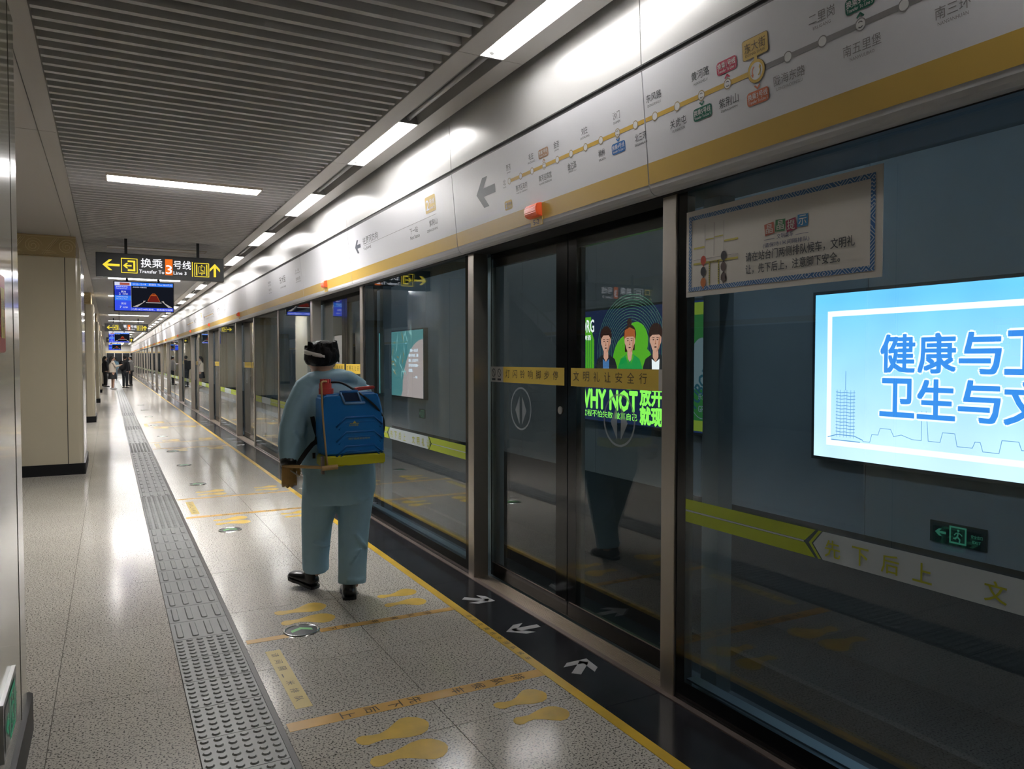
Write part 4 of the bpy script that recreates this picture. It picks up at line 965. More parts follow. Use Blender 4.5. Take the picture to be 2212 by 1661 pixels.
# ------------------------------------------------------------------ exit signs
def exit_sign(label, fr, W, H, base_loc, lit):
    r = thing('exit_sign', label, 'sign', base_loc)
    b = B(); P = [fr.at(u, v, .012) for u, v in rect(0, 0, W, H)]; Q = [fr.at(u, v, -.002) for u, v in rect(0, 0, W, H)]
    v0 = [b.verts.new(p) for p in P]; v1 = [b.verts.new(p) for p in Q]
    b.faces.new(v0)
    for i in range(4): b.faces.new((v0[i], v0[(i + 1) % 4], v1[(i + 1) % 4], v1[i]))
    obj('plate', b, mat('exit_frame', (.42, .43, .43), .35, .6) if lit else mat('exit_dark_green', (.012, .04, .035), .4), r)
    d = .014
    if lit: flat('panel', mat('exit_panel_grey', (.10, .11, .11), .3), r, fr, [rect(.02, .02, W - .02, H - .02)], d)
    g = GEXIT
    u = W * .36; s = H * .8; v = H * .1
    q = frame4(u, v, u + s, v + s, s * .1) + arrow(W * .2, H * .5, W * .2, H * .34, H * .11, PI)
    q += [circ(u + .52 * s, v + .78 * s, .07 * s, 10)] + stroke([(u + .52 * s, v + .66 * s), (u + .47 * s, v + .42 * s), (u + .62 * s, v + .28 * s), (u + .60 * s, v + .12 * s)], .09 * s) + stroke([(u + .47 * s, v + .42 * s), (u + .36 * s, v + .30 * s), (u + .26 * s, v + .30 * s)], .09 * s) + stroke([(u + .30 * s, v + .50 * s), (u + .40 * s, v + .62 * s), (u + .62 * s, v + .62 * s), (u + .74 * s, v + .52 * s)], .06 * s)
    flat('running_figure', g, r, fr, q, d + .002)
    text('lettering', g, r, fr, [('安全出口', W * .74, H * .5, W * .2, H * .16), ('EXIT', W * .77, H * .28, W * .14, H * .12)], d + .002)
    return r
exit_sign('small green exit sign low on the first column, cut by the picture edge', Frame((cx1, 2.64, .262), (0, 1, 0), (0, 0, 1)), .34, .175, (cx1, 2.8, .262), True)
exit_sign('green running-man exit sign low on the track wall under the blue light box', Frame((6.0, 3.92, -.045), (0, -1, 0), (0, 0, 1)), .46, .175, (6.0, 3.7, 0), False)
exit_sign('tiny green exit sign low on the track wall under the teal light box', Frame((6.0, 15.7, .18), (0, -1, 0), (0, 0, 1)), .36, .2, (6.0, 15.5, .18), False)
# red alarm box on the first column
r = thing('fire_alarm_box', 'red fire alarm box with yellow label at the very edge of the first column', 'box', (cx1, 2.46, 1.46))
bx('case', mat('fire_red', (.48, .02, .015), .35), r, cx1 + .0005, -.262, 2.30, 2.62, 1.47, 1.69, .006)
fr = Frame((-.262, 2.33, 1.49), (0, 1, 0), (0, 0, 1))
flat('yellow_label', mat('label_yellow', (.65, .47, .06), .4), r, fr, [rect(.18, .02, .26, .16)], .0012)
text('lettering', INK, r, fr, [('消火栓', .185, .10, .07, .03), ('119', .195, .05, .05, .03)], .002)

# ------------------------------------------------------------------ stickers and markers on the floor
def sticker(name, label, cat, grp, m, polys, fr, lift=.0008, loc=None):
    c = fr.at(sum(p[0] for p in polys[0]) / len(polys[0]), sum(p[1] for p in polys[0]) / len(polys[0]))
    b = B()
    for p in polys:
        v0 = [b.verts.new(fr.at(a, q, .0002)) for a, q in p]; v1 = [b.verts.new(fr.at(a, q, lift)) for a, q in p]
        n = len(p)
        for i in range(n): b.faces.new((v0[i], v0[(i + 1) % n], v1[(i + 1) % n], v1[i]))
        b.faces.new(v1)
    o = obj(name, b, m, None, (c.x, c.y, 0))
    return tag(o, label, cat, grp)
FL = Frame((0, 0, 0), (1, 0, 0), (0, 1, 0))
def foot(x, y, L, flip, ang):
    P = [(0, -.07), (.05, -.095), (.12, -.10), (.22, -.07), (.34, -.06), (.48, -.10), (.60, -.16), (.72, -.21), (.84, -.205), (.94, -.155), (1.0, -.085), (1.01, -.02), (.97, .04), (.90, .10), (.78, .135), (.62, .125), (.46, .085), (.32, .05), (.20, .055), (.10, .065), (.03, .04), (-.01, -.01)]
    c, s_ = math.cos(ang), math.sin(ang); out = []
    for a, b_ in P:
        b_ = (b_ + .02) * (1 if flip else -1); a *= L; b_ *= L * 1.6
        out.append((x + a * c - b_ * s_, y + a * s_ + b_ * c))
    return out if flip else out[::-1]
BAY = ['the first door', 'the second door', 'the third door', 'the fourth door']
for i, y0 in enumerate(DOORS[:4]):
    G = 'yellow footprints before the doors'
    for (dx, dy, L, fl, an, who) in ((.81, .165, .295, False, .08, 'outer upper footprint by the near tape'), (.81, -.005, .29, True, .04, 'outer lower footprint by the near tape'),
        (1.405, .185, .25, False, .06, 'line-side upper footprint by the near tape'), (1.412, .03, .24, True, -.02, 'line-side lower footprint by the near tape'),
        (.815, 1.815, .295, False, .05, 'outer upper footprint beyond the far tape'), (.815, 1.63, .29, True, .0, 'outer lower footprint beyond the far tape'),
        (1.43, 1.835, .25, False, .05, 'line-side upper footprint beyond the far tape'), (1.415, 1.66, .25, True, -.02, 'line-side lower footprint beyond the far tape')):
        sticker('footprint_sticker', 'yellow %s, %s' % (who, BAY[i]), 'sticker', G, FOOT, [foot(dx, y0 + dy, L, fl, an)], FL)
    for (a, b_, st, who) in ((.365, .440, '排队候车先下后上', 'near'), (1.40, 1.455, '排队候车先下', 'far')):
        t = thing('queue_tape', 'orange yellow lettered queue tape across the tiles, %s one of the pair, %s' % (who, BAY[i]), 'tape', (1.17, y0 + (a + b_) / 2, 0), 'queue tapes before the doors')
        xa = .60 if who == 'near' else .60
        segs = [(xa, 1.749)]
        if who == 'far' and i == 0: segs = [(.60, .808), (.975, 1.749)]
        for p, q_ in segs: bx('tape_strip', TAPE, t, p, q_, y0 + a, y0 + b_, .0001, .0009)
        fr = Frame((0, y0 + b_, .0009), (0, -1, 0), (1, 0, 0)); h_ = b_ - a
        xs = [1.60, 1.50, 1.40, 1.30, 1.10, 1.01, .91, .81] if who == 'near' else [1.57, 1.47, 1.37, 1.26, 1.10, 1.02]
        text('lettering', mat('brown_ink', (.07, .045, .01)), t, fr, [(c, h_ * .14, x_, h_ * .72, h_ * .78) for c, x_ in zip(st, xs)], .0007, bold=.004)
    t = thing('distance_label', 'straw yellow lettered distance label lying beside the dark strip, %s' % BAY[i], 'sticker', (.697, y0 + .9, 0), 'distance labels on the floor')
    bx('label_strip', STRAW, t, .662, .733, y0 + .553, y0 + 1.253, .0001, .0009)
    fr = Frame((.662, y0 + 1.253, .0009), (0, -1, 0), (1, 0, 0))
    text('lettering', mat('brown_ink', (.07, .045, .01)), t, fr, [(c, .045 + k * .09, .017, .045 if c != '一' else .04, .036 if c != '一' else .005) for k, c in enumerate('请间隔一米排队')], .0007)
    ARW = mat('white_arrow_paint', (.42, .42, .43), .45)
    for (cx_, cy_, L, an, who) in ((1.955, 1.505, .20, -.72, 'pointing in, far end'), (1.95, .945, .20, PI, 'pointing out, in the middle'), (1.955, .375, .19, .74, 'pointing in, near end')):
        sticker('floor_arrow', 'white arrow on black granite %s of %s' % (who, BAY[i]), 'arrow', 'white arrows on the granite margin', ARW, arrow(cx_, y0 + cy_, L, .15, .045, an), FL)
MY = [4.093, 6.82, 9.525, 11.33, 13.13, 15.77, 18.5, 21.4, 24.3, 27.0]
MGREEN = mat('luminous_green', (.22, .62, .22), .45)
for k, y in enumerate(MY):
    x = .889 if k < 4 else .87
    t = thing('floor_marker', 'round black floor marker with %s steel rim, %s along the platform' % ('green chevron and' if k == 0 else 'a', ORD[k]), 'marker', (x, y, 0), 'round guide markers in the floor')
    b = B(); R = .085
    obj('disc', cyl(B(), (x, y, .0002), (x, y, .003), R, 32), mat('marker_slate', (.028, .036, .038), .35), t)
    n = 36
    vv = [[b.verts.new((x + rr * math.cos(2 * PI * i / n), y + rr * math.sin(2 * PI * i / n), z)) for i in range(n)] for rr, z in ((R - .003, .0028), (R + .000, .0062), (R + .006, .0062), (R + .011, .0005))]
    for p, q_ in zip(vv, vv[1:]):
        for i in range(n): b.faces.new((p[i], q_[i], q_[(i + 1) % n], p[(i + 1) % n]))
    obj('steel_rim', b, mat('polished_steel', (.62, .62, .60), .15, .95), t, smooth=True)
    fr = Frame((x, y, .003), (1, 0, 0), (0, 1, 0))
    flat('chevron', MGREEN, t, fr, [[(-.055, -.022), (0, .012), (.055, -.022), (.055, .012), (0, .046), (-.055, .012)]], .0006)

# ------------------------------------------------------------------ stair to the concourse, mirrored in the first door pair
r = thing('staircase', 'stair with steel handrails and dark flank in the hall, mirrored in the first door', 'staircase', (-3, 11.8, 0))
b = B(); nst = 18
for i in range(nst): box(b, -3.9, -2.1, 11.8 + .3 * i, 12.12 + .3 * i, .16 * i, .16 * (i + 1))
obj('steps', b, mat('stair_stone', (.30, .29, .27), .5), r)
for x in (-3.98, -2.08):
    obj('flank', prism(B(), [(11.6, 0), (17.3, 0), (17.3, 3.4), (16.8, 3.3), (11.6, .35)], 0, x - .03, x + .03), mat('flank_grey', (.20, .20, .20), .4), r)
    bx_ = B(); pipe(bx_, [(x, 11.5, .95), (x, 12.0, 1.1), (x, 14.0, 2.15), (x, 16.0, 3.2)], .025, 8); obj('handrail', bx_, STEEL, r, smooth=True)
    b2 = B()
    for i in range(8): cyl(b2, (x, 11.8 + i * .6, .3 + .33 * i), (x, 11.8 + i * .6, 1.0 + .32 * i), .014, 6)
    tag(obj('balusters', b2, STEEL, r), kind='stuff')

# ------------------------------------------------------------------ people
SKIN = mat('skin', (.52, .31, .22), .5)
HAIRM = mat('black_hair', (.010, .009, .010), .6, spec=.22, bump=.5, bscale=55, stretch=(1, 1, .35))
COVER = mat('pale_blue_coverall', (.29, .47, .58), .72, bump=.22, bscale=9, vary=.08, vscale=6)
COVER2 = mat('pale_blue_coverall_trousers', (.30, .48, .60), .72, bump=.28, bscale=7, vary=.08, vscale=5, stretch=(1, 1, .5))
SHOEB = mat('black_shoe', (.010, .010, .011), .28)
GLOVE = mat('ochre_glove', (.33, .19, .05), .6, bump=.1, bscale=60)

# the worker with the sprayer: walking away, right foot planted, left leg swinging forward
WP = (1.24, 4.60, 0)
wk = thing('person', 'person in pale blue coverall walking away with a blue sprayer on the back', 'person', WP)
b = B()
loft(b, [(1.185, 4.70, 1.30, .066), (1.175, 4.71, 1.38, .058), (1.165, 4.725, 1.43, .060)], 16)                       # neck
ball(b, (1.160, 4.735, 1.462), (.078, .098, .104), 20)                                                             # skull
ball(b, (1.160, 4.775, 1.425), (.060, .070, .075), 16)                                                             # jaw
ball(b, (1.160, 4.842, 1.44), (.014, .022, .022), 10)                                                              # nose
for sx in (-1, 1): ball(b, (1.160 + sx * .079, 4.715, 1.442), (.012, .022, .034), 10)                               # ears
loft(b, [(1.235, 4.62, .80, .17, .11), (1.22, 4.66, 1.05, .155, .105), (1.215, 4.69, 1.25, .17, .10), (1.20, 4.70, 1.33, .08, .07)], 18)   # torso
for side in (-1, 1):
    if side < 0: A = [(1.06, 4.68, 1.27, .055), (.955, 4.64, 1.05, .048), (.925, 4.58, .88, .036)]
    else: A = [(1.38, 4.70, 1.27, .055), (1.46, 4.76, 1.05, .048), (1.44, 4.93, .90, .036)]
    loft(b, A, 12)
loft(b, [(1.14, 4.62, .80, .095), (1.12, 4.72, .46, .062), (1.125, 4.80, .10, .042)], 12)
loft(b, [(1.33, 4.62, .80, .095), (1.325, 4.60, .45, .062), (1.29, 4.545, .06, .042)], 12)
blob('body', b, SKIN, wk, .009, 3)
for sx in (-1, 1):
    obj('eye', ball(B(), (1.160 + sx * .030, 4.828, 1.458), (.011, .008, .007), 8), BLACK, wk)
obj('mouth', ball(B(), (1.160, 4.842, 1.398), (.020, .008, .006), 8), mat('lip', (.35, .13, .11), .5), wk)
# hair: full crop with uneven ends
b = B()
ball(b, (1.158, 4.715, 1.482), (.103, .112, .088), 22)
ball(b, (1.135, 4.665, 1.472), (.080, .064, .060), 16); ball(b, (1.195, 4.668, 1.474), (.066, .062, .058), 16)
ball(b, (1.225, 4.70, 1.49), (.040, .07, .055), 14); ball(b, (1.080, 4.70, 1.465), (.030, .05, .05), 12)
ball(b, (1.17, 4.69, 1.540), (.065, .075, .032), 14)
rnd = random.Random(5)
for i in range(34):
    a = rnd.uniform(PI * .95, PI * 2.05); t = rnd.uniform(.0, .9)
    x = 1.158 + .098 * math.cos(a) * (1 - .15 * t); y = 4.705 + .100 * math.sin(a) * (1 - .1 * t); z = 1.466 + .085 * t
    loft(b, [(x, y, z + .03, .012), (x + rnd.uniform(-.008, .008), y - .004, z, .011), (x + rnd.uniform(-.012, .012), y + .006, z - rnd.uniform(.028, .045), .005)], 6)
blob('hair', b, HAIRM, wk, .006, 2)
# white strap round the back of the head
b = B(); top = []; bot = []; topo = []; boto = []
for k in range(13):
    a = PI * (1.06 + .44 * k / 12); x = 1.150 + .101 * math.cos(a); y = 4.705 + .108 * math.sin(a); z = 1.499 - .030 * k / 12
    for lst, rr, dz in ((top, .96, .012), (bot, .96, -.012), (topo, 1.045, .012), (boto, 1.045, -.012)):
        lst.append(b.verts.new((1.150 + (x - 1.150) * rr, 4.705 + (y - 4.705) * rr, z + dz * (1 if k < 11 else .6))))
for k in range(12):
    for p, q_ in ((top, topo), (topo, boto), (boto, bot), (bot, top)): b.faces.new((p[k], p[k + 1], q_[k + 1], q_[k]))
b.faces.new((top[0], topo[0], boto[0], bot[0])); b.faces.new((top[-1], topo[-1], boto[-1], bot[-1]))
tag(obj('head_strap', b, mat('strap_white', (.72, .70, .66), .5), wk, smooth=True), 'white strap across the back of the dark hair')
# jacket
b = B()
loft(b, [(1.235, 4.61, .76, .222, .150), (1.235, 4.61, .84, .226, .152), (1.235, 4.62, .95, .212, .146), (1.225, 4.65, 1.10, .205, .142), (1.215, 4.68, 1.22, .20, .135), (1.205, 4.695, 1.30, .155, .115), (1.19, 4.70, 1.365, .085, .085)], 24)
loft(b, [(1.02, 4.68, 1.262, .062), (1.10, 4.69, 1.30, .078), (1.21, 4.695, 1.315, .085), (1.32, 4.70, 1.305, .078), (1.41, 4.71, 1.262, .062)], 14)
loft(b, [(1.055, 4.68, 1.265, .078), (1.005, 4.66, 1.16, .082), (.965, 4.635, 1.04, .080), (.948, 4.60, .95, .078), (.935, 4.565, .885, .066), (.925, 4.55, .848, .050)], 16)
loft(b, [(1.385, 4.70, 1.265, .078), (1.435, 4.73, 1.14, .080), (1.462, 4.77, 1.03, .074), (1.455, 4.86, .95, .062), (1.44, 4.94, .90, .048)], 16)
loft(b, [(1.10, 4.66, 1.345, .027), (1.16, 4.622, 1.352, .030), (1.235, 4.615, 1.366, .032), (1.285, 4.65, 1.362, .030)], 10)      # rolled collar
loft(b, [(1.09, 4.64, 1.335, .028), (1.18, 4.585, 1.345, .036), (1.28, 4.59, 1.345, .034), (1.35, 4.64, 1.32, .026)], 10)       # hood folded on the back
loft(b, [(1.02, 4.60, 1.14, .020), (1.01, 4.575, 1.07, .024), (1.00, 4.555, 1.0, .018)], 8); loft(b, [(.95, 4.545, 1.03, .016), (.965, 4.53, .97, .022), (.935, 4.52, .91, .016)], 8)
blob('jacket', b, COVER, wk, .009, 3)
# trousers
b = B()
loft(b, [(1.24, 4.61, .86, .212, .145), (1.24, 4.605, .76, .222, .158), (1.24, 4.605, .66, .222, .160), (1.24, 4.61, .585, .205, .140)], 24)
loft(b, [(1.135, 4.62, .68, .118, .130), (1.125, 4.66, .55, .106, .112), (1.12, 4.70, .44, .094, .098), (1.125, 4.745, .32, .088, .090), (1.13, 4.785, .21, .083, .086), (1.135, 4.80, .125, .082, .084)], 20)
loft(b, [(1.345, 4.615, .68, .116, .130), (1.335, 4.61, .55, .106, .114), (1.325, 4.60, .44, .097, .100), (1.312, 4.58, .30, .090, .092), (1.300, 4.555, .18, .086, .088), (1.295, 4.545, .085, .085, .086)], 20)
for p in ([(1.25, 4.485, .615, .010), (1.32, 4.475, .600, .013), (1.40, 4.50, .612, .009)], [(1.30, 4.49, .40, .010), (1.34, 4.485, .34, .014), (1.38, 4.50, .30, .008)], [(1.27, 4.475, .22, .008), (1.30, 4.465, .27, .012), (1.335, 4.47, .31, .008)],
          [(1.08, 4.64, .34, .010), (1.14, 4.635, .31, .013), (1.19, 4.66, .30, .008)], [(1.24, 4.48, .13, .012), (1.30, 4.462, .115, .014), (1.35, 4.48, .12, .010)]): loft(b, p, 8)
blob('trousers', b, COVER2, wk, .009, 2)
# shoes
def shoe(heel, toe, parent, lift=0.):
    hx, hy, hz = heel; tx, ty, tz = toe; b = B()
    d = Vector((tx - hx, ty - hy, tz - hz)); L = d.length; d.normalize()
    st = []
    for t, wd, ht in ((-.02, .026, .030), (.04, .040, .040), (.22, .043, .044), (.45, .042, .036), (.68, .049, .030), (.86, .046, .024), (.98, .026, .014)):
        p = Vector(heel) + d * L * t; st.append((p.x, p.y, p.z + ht + .004, wd, ht))
    loft(b, st, 16)
    p = Vector(heel) + d * L * .16; loft(b, [(p.x, p.y, p.z + .03, .040, .048), (p.x, p.y, p.z + .085, .041, .05), (p.x, p.y + .01, p.z + .13, .038, .042)], 14)
    o = blob('shoe', b, SHOEB, parent, .006, 3)
    s = B(); P = []
    n = Vector((-d.y, d.x, 0)).normalized()
    for t, wd in ((-.04, .022), (.0, .040), (.25, .044), (.45, .040), (.68, .052), (.86, .048), (1.0, .022)): P.append((Vector(heel) + d * L * t, wd))
    A = [p + n * w_ for p, w_ in P] + [p - n * w_ for p, w_ in P[::-1]]
    v0 = [s.verts.new(p + Vector((0, 0, .0005))) for p in A]; v1 = [s.verts.new(p + Vector((0, 0, .018))) for p in A]
    for i in range(len(A)): s.faces.new((v0[i], v0[(i + 1) % len(A)], v1[(i + 1) % len(A)], v1[i]))
    s.faces.new(v0[::-1]); s.faces.new(v1); obj('sole', s, BLACK, o)
shoe((1.262, 4.485, .0), (1.315, 4.725, .0), wk)
shoe((1.125, 4.775, .012), (1.005, 4.955, .055), wk)
# gloved hands
def hand(c, ax_, out, parent, curl=1.0, s=1.0, th=1):
    """c: palm centre, ax_: direction of the gripped bar, out: from wrist to knuckles"""
    c = Vector(c); A = Vector(ax_).normalized(); O = Vector(out).normalized(); N = A.cross(O).normalized(); b = B()
    def pt(o, n, a): return tuple(c + O * o * s + N * n * s + A * a * s)
    loft(b, [(*pt(-.055, 0, 0), .024 * s, .020 * s), (*pt(-.02, 0, 0), .036 * s, .017 * s), (*pt(.025, 0, 0), .040 * s, .016 * s), (*pt(.040, .003, 0), .038 * s, .013 * s)], 12)
    for k, (a, L) in enumerate(((-.030, .9), (-.010, 1.0), (.010, .96), (.029, .78))):
        loft(b, [(*pt(.030, 0, a), .0098 * s), (*pt(.030 + .042 * L, .010, a * 1.05), .0092 * s), (*pt(.030 + .050 * L, .036 * L * curl + .006, a * 1.08), .0086 * s), (*pt(.018 + .030 * L, .052 * L * curl + .006, a * 1.05), .0075 * s)], 8)
    loft(b, [(*pt(-.025, .004, -.030 * th), .012 * s), (*pt(.0, .022, -.050 * th), .0105 * s), (*pt(.026, .040, -.044 * th), .009 * s)], 8)
    return blob('gloved_hand', b, GLOVE, parent, .0045, 2)
hand((.918, 4.525, .805), (1, -.25, .0), (-.05, -.35, -1), wk, 1.0, 1.12, -1)
hand((1.435, 4.99, .86), (1, 0, 0), (0, .5, -.85), wk, .7, 1.0, -1)
obj('cuff', loft(B(), [(.928, 4.555, .862, .052), (.922, 4.545, .838, .050), (.919, 4.538, .825, .043)], 14), BLACK, wk, smooth=True)

# ------------------------------------------------------------------ the sprayer carried on the back
TBLUE = mat('tank_blue', (.014, .175, .52), .32, coat=.25); TBLUE2 = mat('tank_rib_blue', (.010, .13, .42), .34, coat=.2); TPALE = mat('tank_pale_edge', (.20, .38, .66), .35)
TYEL = mat('acid_yellow', (.56, .54, .025), .38); TRED = mat('lid_red', (.58, .07, .06), .4); TAN = mat('tan_plastic', (.50, .32, .13), .45); WEB = mat('black_webbing', (.012, .012, .014), .75)
sp = thing('backpack_sprayer', 'blue backpack sprayer tank with yellow base and red lid on the worker', 'sprayer', (1.24, 4.42, .84))
YF, YB = 4.325, 4.49
def slab(bm, P, y0, y1, bev):
    prism(bm, P, 1, y0, y1)
    bmesh.ops.bevel(bm, geom=bm.edges[:], offset=bev, segments=3, affect='EDGES', clamp_overlap=True)
    return bm
b = B(); slab(b, [(1.077, .895), (1.432, .900), (1.432, 1.00), (1.424, 1.16), (1.405, 1.235), (1.385, 1.262), (1.085, 1.252), (1.066, 1.235), (1.066, 1.0)], YF, YB, .022)
tank = obj('tank', b, TBLUE, sp, smooth=True)
m_ = tank.modifiers.new('wn', 'WEIGHTED_NORMAL')
fr = Frame((1.075, YF, .84), (1, 0, 0), (0, 0, 1))
def hat(v, h_, w0, w1, wr): return [(w0, v - h_), (w0 + h_ * 1.05, v), (w1 - h_ * 1.05 * .9, v + .004), (w1, v - h_ * .8)]
for v, h_ in ((.275, .055), (.190, .055), (.108, .055)):
    b = B(); pts = hat(v, h_, .07, .345, .01)
    loft(b, [(*fr.at(u, q_, -.001), .0065, .0065) for u, q_ in pts], 8); obj('moulded_rib', b, TBLUE2, sp, smooth=True)
    b = B(); pts = hat(v - .028, h_ * .75, .085, .335, .01)
    loft(b, [(*fr.at(u, q_, -.0035), .005, .005) for u, q_ in pts], 8); obj('moulded_rib', b, TBLUE2, sp, smooth=True)
obj('moulded_bar', loft(B(), [(*fr.at(.12, .070, 0), .006, .006), (*fr.at(.30, .076, 0), .006, .006)], 8), TBLUE2, sp, smooth=True)
# hand hole with pale rim; a dark block stands in for its shade
obj('grip_hole_shade', slab(B(), [(1.198, 1.205), (1.292, 1.207), (1.272, 1.262), (1.178, 1.258)], YF - .001, YF + .05, .004), mat('recess_shade_navy', (.006, .02, .07), .5), sp)
b = B(); loft(b, [(1.195, YF - .002, 1.198, .007), (1.315, YF - .002, 1.200, .007)], 8); loft(b, [(1.195, YF - .002, 1.198, .006), (1.170, YF - .002, 1.262, .006)], 8); loft(b, [(1.292, YF - .002, 1.207, .005), (1.272, YF - .002, 1.264, .005)], 8)
obj('grip_rim', b, TPALE, sp, smooth=True)
obj('shoulder_rim', loft(B(), [(1.170, YF + .01, 1.262, .010), (1.275, YF + .01, 1.266, .010)], 8), TBLUE2, sp, smooth=True)
# yellow base with a stepped lower edge
b = B(); slab(b, [(1.070, .832), (1.190, .836), (1.215, .846), (1.385, .850), (1.397, .838), (1.436, .838), (1.436, .902), (1.070, .896)], YF - .006, YB + .004, .008); obj('base', b, TYEL, sp)
# lid, strap loop, hose, pump lever and rods
b = B(); cyl(b, (1.108, 4.40, 1.25), (1.108, 4.40, 1.284), .042, 28); obj('lid_skirt', b, TRED, sp)
b = B(); cyl(b, (1.104, 4.40, 1.284), (1.104, 4.40, 1.315), .035, 24); obj('lid', b, TRED, sp)
b = B()
for k in range(10):
    a = 2 * PI * k / 10; cyl(b, (1.104 + .024 * math.cos(a), 4.40 + .024 * math.sin(a), 1.312), (1.104 + .024 * math.cos(a), 4.40 + .024 * math.sin(a), 1.338), .008, 8)
cyl(b, (1.104, 4.40, 1.313), (1.104, 4.40, 1.330), .026, 20); obj('lid_crown', b, TRED, sp)
b = B(); slab(b, [(1.262, 1.266), (1.385, 1.278), (1.388, 1.296), (1.290, 1.290), (1.262, 1.284)], YF + .03, YF + .075, .005); obj('carry_grip', b, TRED, sp)
obj('hose', pipe(B(), [(1.128, 4.40, 1.318), (1.19, 4.37, 1.315), (1.27, 4.335, 1.265), (1.345, 4.315, 1.205), (1.415, 4.335, 1.135), (1.442, 4.36, 1.07), (1.440, 4.38, 1.0), (1.43, 4.42, .96)], .0062, 8), BLACK, sp, smooth=True)
obj('pump_rod', pipe(B(), [(1.100, 4.36, 1.325), (1.062, 4.318, 1.322), (1.060, 4.312, 1.28), (1.068, 4.312, 1.1), (1.090, 4.312, .842)], .0055, 8), TAN, sp, smooth=True)
b = B(); loft(b, [(1.135, 4.310, .838, .011), (1.080, 4.312, .836, .0105), (1.0, 4.40, .834, .009), (.925, 4.49, .832, .009), (.885, 4.535, .828, .009)], 10); obj('pump_lever', b, TAN, sp, smooth=True)
obj('lever_boss', cyl(B(), (1.145, 4.30, .838), (1.055, 4.30, .834), .014, 12), TAN, sp)
obj('lever_bracket', box(B(), 1.058, 1.070, 4.30, 4.34, .80, .90), DSTEEL, sp)
obj('spray_wand', pipe(B(), [(.912, 4.53, .812), (.93, 4.50, .80), (.965, 4.46, .775)], .0045, 8), mat('wand_pale', (.55, .52, .48), .35, .5), sp, smooth=True)
# harness
def web(pts, w_):
    b = B(); P = [Vector(p) for p in pts]; f = []
    for i, p in enumerate(P):
        t = (P[min(i + 1, len(P) - 1)] - P[max(i - 1, 0)]).normalized(); n = Vector((0, 1, 0)).cross(t).normalized()
        f.append([b.verts.new(p + n * w_ / 2 * a + Vector((0, d, 0))) for a, d in ((-1, 0), (1, 0), (1, .006), (-1, .006))])
    for p, q_ in zip(f, f[1:]):
        for k in range(4): b.faces.new((p[k], p[(k + 1) % 4], q_[(k + 1) % 4], q_[k]))
    b.faces.new(f[0]); b.faces.new(f[-1][::-1])
    return b
obj('harness_strap', web([(1.052, 4.505, 1.115), (1.058, 4.49, 1.07), (1.068, 4.485, 1.03), (1.080, 4.48, .985)], .024), WEB, sp)
obj('harness_strap', web([(1.090, 4.478, .985), (1.045, 4.476, .955), (1.010, 4.474, .915), (.975, 4.47, .868), (.958, 4.47, .84)], .026), WEB, sp)
obj('harness_strap', web([(1.078, 4.478, 1.0), (1.090, 4.474, .93), (1.108, 4.468, .87)], .022), WEB, sp)
obj('strap_junction', slab(B(), [(1.050, .955), (1.105, .948), (1.108, .998), (1.062, 1.005)], 4.468, 4.485, .006), WEB, sp)
obj('strap_buckle', box(B(), 1.044, 1.060, 4.47, 4.482, .872, .905), BLACK, sp)
text('lettering', mat('tank_print_yellow', (.52, .46, .10), .45), sp, fr, [('农用喷雾器', .145, .225, .055, .012), ('请仔细阅读说明书', .14, .147, .13, .012)], .0016)
flat('tank_emblem', mat('tank_print_yellow', (.52, .46, .10)), sp, fr, [rect(.15, .240, .205, .243), [(.168, .243), (.188, .243), (.178, .258)]], .0016)

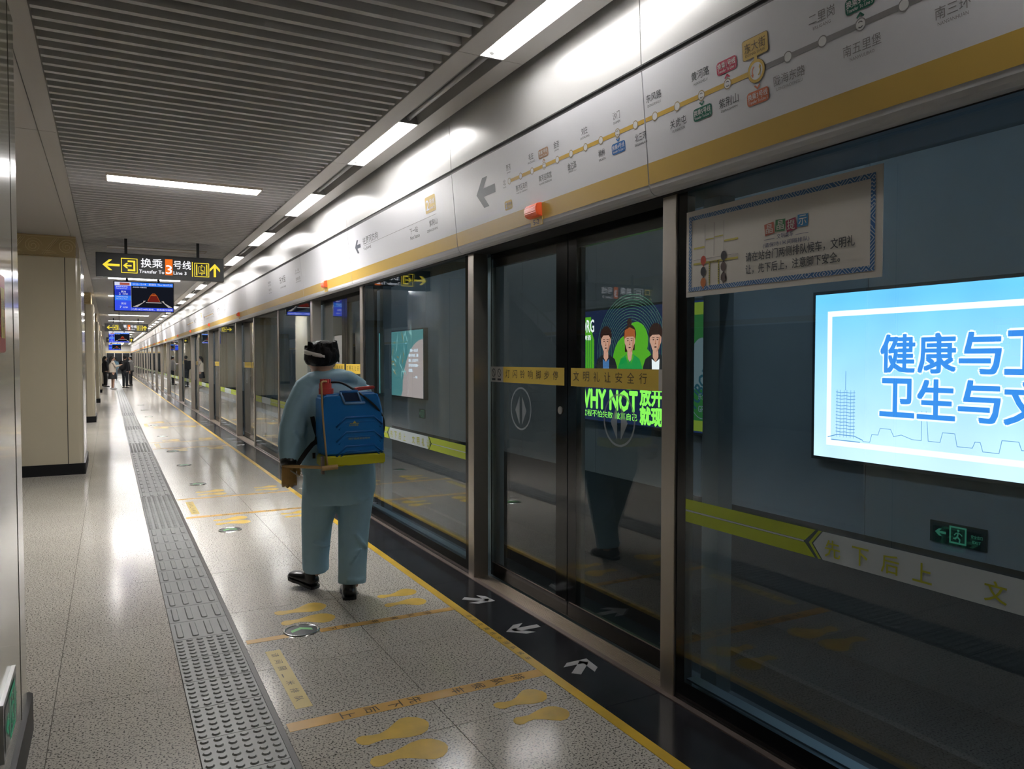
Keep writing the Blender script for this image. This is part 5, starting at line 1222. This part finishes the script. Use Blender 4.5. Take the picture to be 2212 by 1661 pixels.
# ------------------------------------------------------------------ people further down the platform
def walker(x, y, h, facing, label, hair_c, top_c, leg_c, skirt=False, arm='down', bag=None, long_hair=False, strap=None):
    r = thing('person', label, 'person', (x, y, 0)); c, s_ = math.cos(facing), math.sin(facing); k = h / 1.65
    def W(p):      # local: +y is ahead, +x is to the right
        return (x + (p[0] * c - p[1] * s_) * k, y + (p[0] * s_ + p[1] * c) * k, p[2] * k) + tuple(q_ * k for q_ in p[3:])
    def L(bm, st, n=12): return loft(bm, [W(p) for p in st], n)
    sk = SKIN; b = B()
    L(b, [(0, .0, 1.30, .05), (0, .01, 1.42, .048), (0, .02, 1.47, .05)]); ball(b, W((0, .03, 1.535))[:3], (.078 * k, .085 * k, .105 * k), 14); ball(b, W((0, .115, 1.52))[:3], (.013 * k, .016 * k, .018 * k), 8)
    L(b, [(0, 0, .9, .13, .09), (0, 0, 1.15, .12, .085), (0, 0, 1.36, .07, .06)])
    for sx in (-1, 1):
        if arm == 'phone' and sx > 0 or arm == 'both':
            A = [(sx * .16, 0, 1.32, .045), (sx * .20, .10, 1.12, .04), (sx * .12, .34, 1.20, .032), (sx * .07, .42, 1.24, .03)]
        else: A = [(sx * .17, 0, 1.32, .045), (sx * .21, .0, 1.08, .04), (sx * .20, .07, .86, .03), (sx * .19, .10, .78, .028)]
        L(b, A, 10)
        for f_ in range(4):
            p = A[-1]; q_ = (p[0] + (-.018 + .012 * f_), p[1] + (.05 if p[2] > 1 else .02), p[2] + (.02 if p[2] > 1 else -.06), .009); L(b, [(p[0] + (-.018 + .012 * f_), p[1], p[2], .011), q_], 6)
        L(b, [(sx * .085, 0, .85, .075), (sx * .085, .02, .48, .052), (sx * .085, 0, .08, .036)], 10)
    blob('body', b, sk, r, .016 * k, 2)
    b = B(); ball(b, W((0, -.005, 1.57))[:3], (.092 * k, .098 * k, .095 * k), 14)
    if long_hair: L(b, [(0, -.06, 1.56, .07), (0, -.09, 1.44, .06), (.01, -.10, 1.32, .035)])
    blob('hair', b, mat(label[:14] + '_hair', hair_c, .5), r, .014 * k, 2)
    b = B(); L(b, [(0, 0, .84, .17, .12), (0, 0, 1.0, .165, .12), (0, 0, 1.2, .17, .12), (0, 0, 1.36, .11, .09), (0, .0, 1.43, .06, .06)], 16)
    for sx in (-1, 1):
        if arm == 'phone' and sx > 0 or arm == 'both': A = [(sx * .14, 0, 1.34, .07), (sx * .20, .08, 1.13, .064), (sx * .13, .31, 1.19, .05)]
        else: A = [(sx * .15, 0, 1.34, .07), (sx * .215, .0, 1.08, .062), (sx * .205, .06, .88, .05)]
        L(b, A)
    blob('jacket', b, mat(label[:14] + '_top', top_c, .7), r, .016 * k, 2)
    b = B()
    if skirt: L(b, [(0, 0, .90, .15, .11), (0, 0, .7, .19, .15), (0, 0, .52, .22, .18)], 18)
    else:
        L(b, [(0, 0, .92, .15, .11), (0, 0, .78, .165, .12)], 16)
        for sx in (-1, 1): L(b, [(sx * .085, 0, .82, .088), (sx * .088, .015, .48, .070), (sx * .088, 0, .09, .058)])
    blob('skirt' if skirt else 'trousers', b, mat(label[:14] + '_leg', leg_c, .7), r, .016 * k, 2)
    for sx in (-1, 1):
        b = B(); L(b, [(sx * .088, -.07, .045, .035, .035), (sx * .088, .0, .045, .040, .038), (sx * .09, .12, .032, .042, .028), (sx * .09, .17, .025, .028, .02)], 10); obj('shoe', b, SHOEB if not skirt else mat('pale_shoe', (.45, .43, .42), .5), r, smooth=True)
    if bag:
        b = B(); L(b, [(0, -.19, .95, .14, .08), (0, -.20, 1.05, .16, .09), (0, -.20, 1.28, .155, .085), (0, -.18, 1.38, .11, .05)], 14)
        o = blob('backpack', b, mat(label[:14] + '_bag', bag, .6), r, .016 * k, 3)
    if arm in ('phone', 'both'):
        p = W((.07 if arm == 'phone' else 0, .47, 1.27)); obj('phone', box(B(), p[0] - .035, p[0] + .035, p[1] - .006, p[1] + .006, p[2] - .05, p[2] + .09), BLACK, r)
    return r
walker(.13, 42.0, 1.62, -1.25, 'person in a cream jacket and black skirt holding a phone out', (.02, .015, .012), (.62, .55, .46), (.015, .015, .018), True, 'both', None, True)
walker(.70, 43.5, 1.66, -.6, 'person in dark clothes with a black backpack facing the doors', (.015, .012, .012), (.02, .022, .028), (.025, .03, .04), False, 'down', (.012, .013, .016))
walker(-.20, 46.0, 1.64, -1.2, 'person in black standing half hidden behind the cream-jacketed one', (.012, .011, .011), (.02, .02, .022), (.02, .02, .022), False, 'down', None, True)
walker(1.05, 47.5, 1.66, 1.3, 'person in a pale grey top behind the one with the black backpack', (.014, .012, .012), (.35, .34, .34), (.04, .04, .05), False, 'phone')
walker(.34, 60.0, 1.62, 0, 'person in pale blue working clothes far off, mirrored in the glass', (.015, .012, .012), (.24, .42, .55), (.20, .30, .40), False, 'down')
bpy.data.objects.remove(_to)
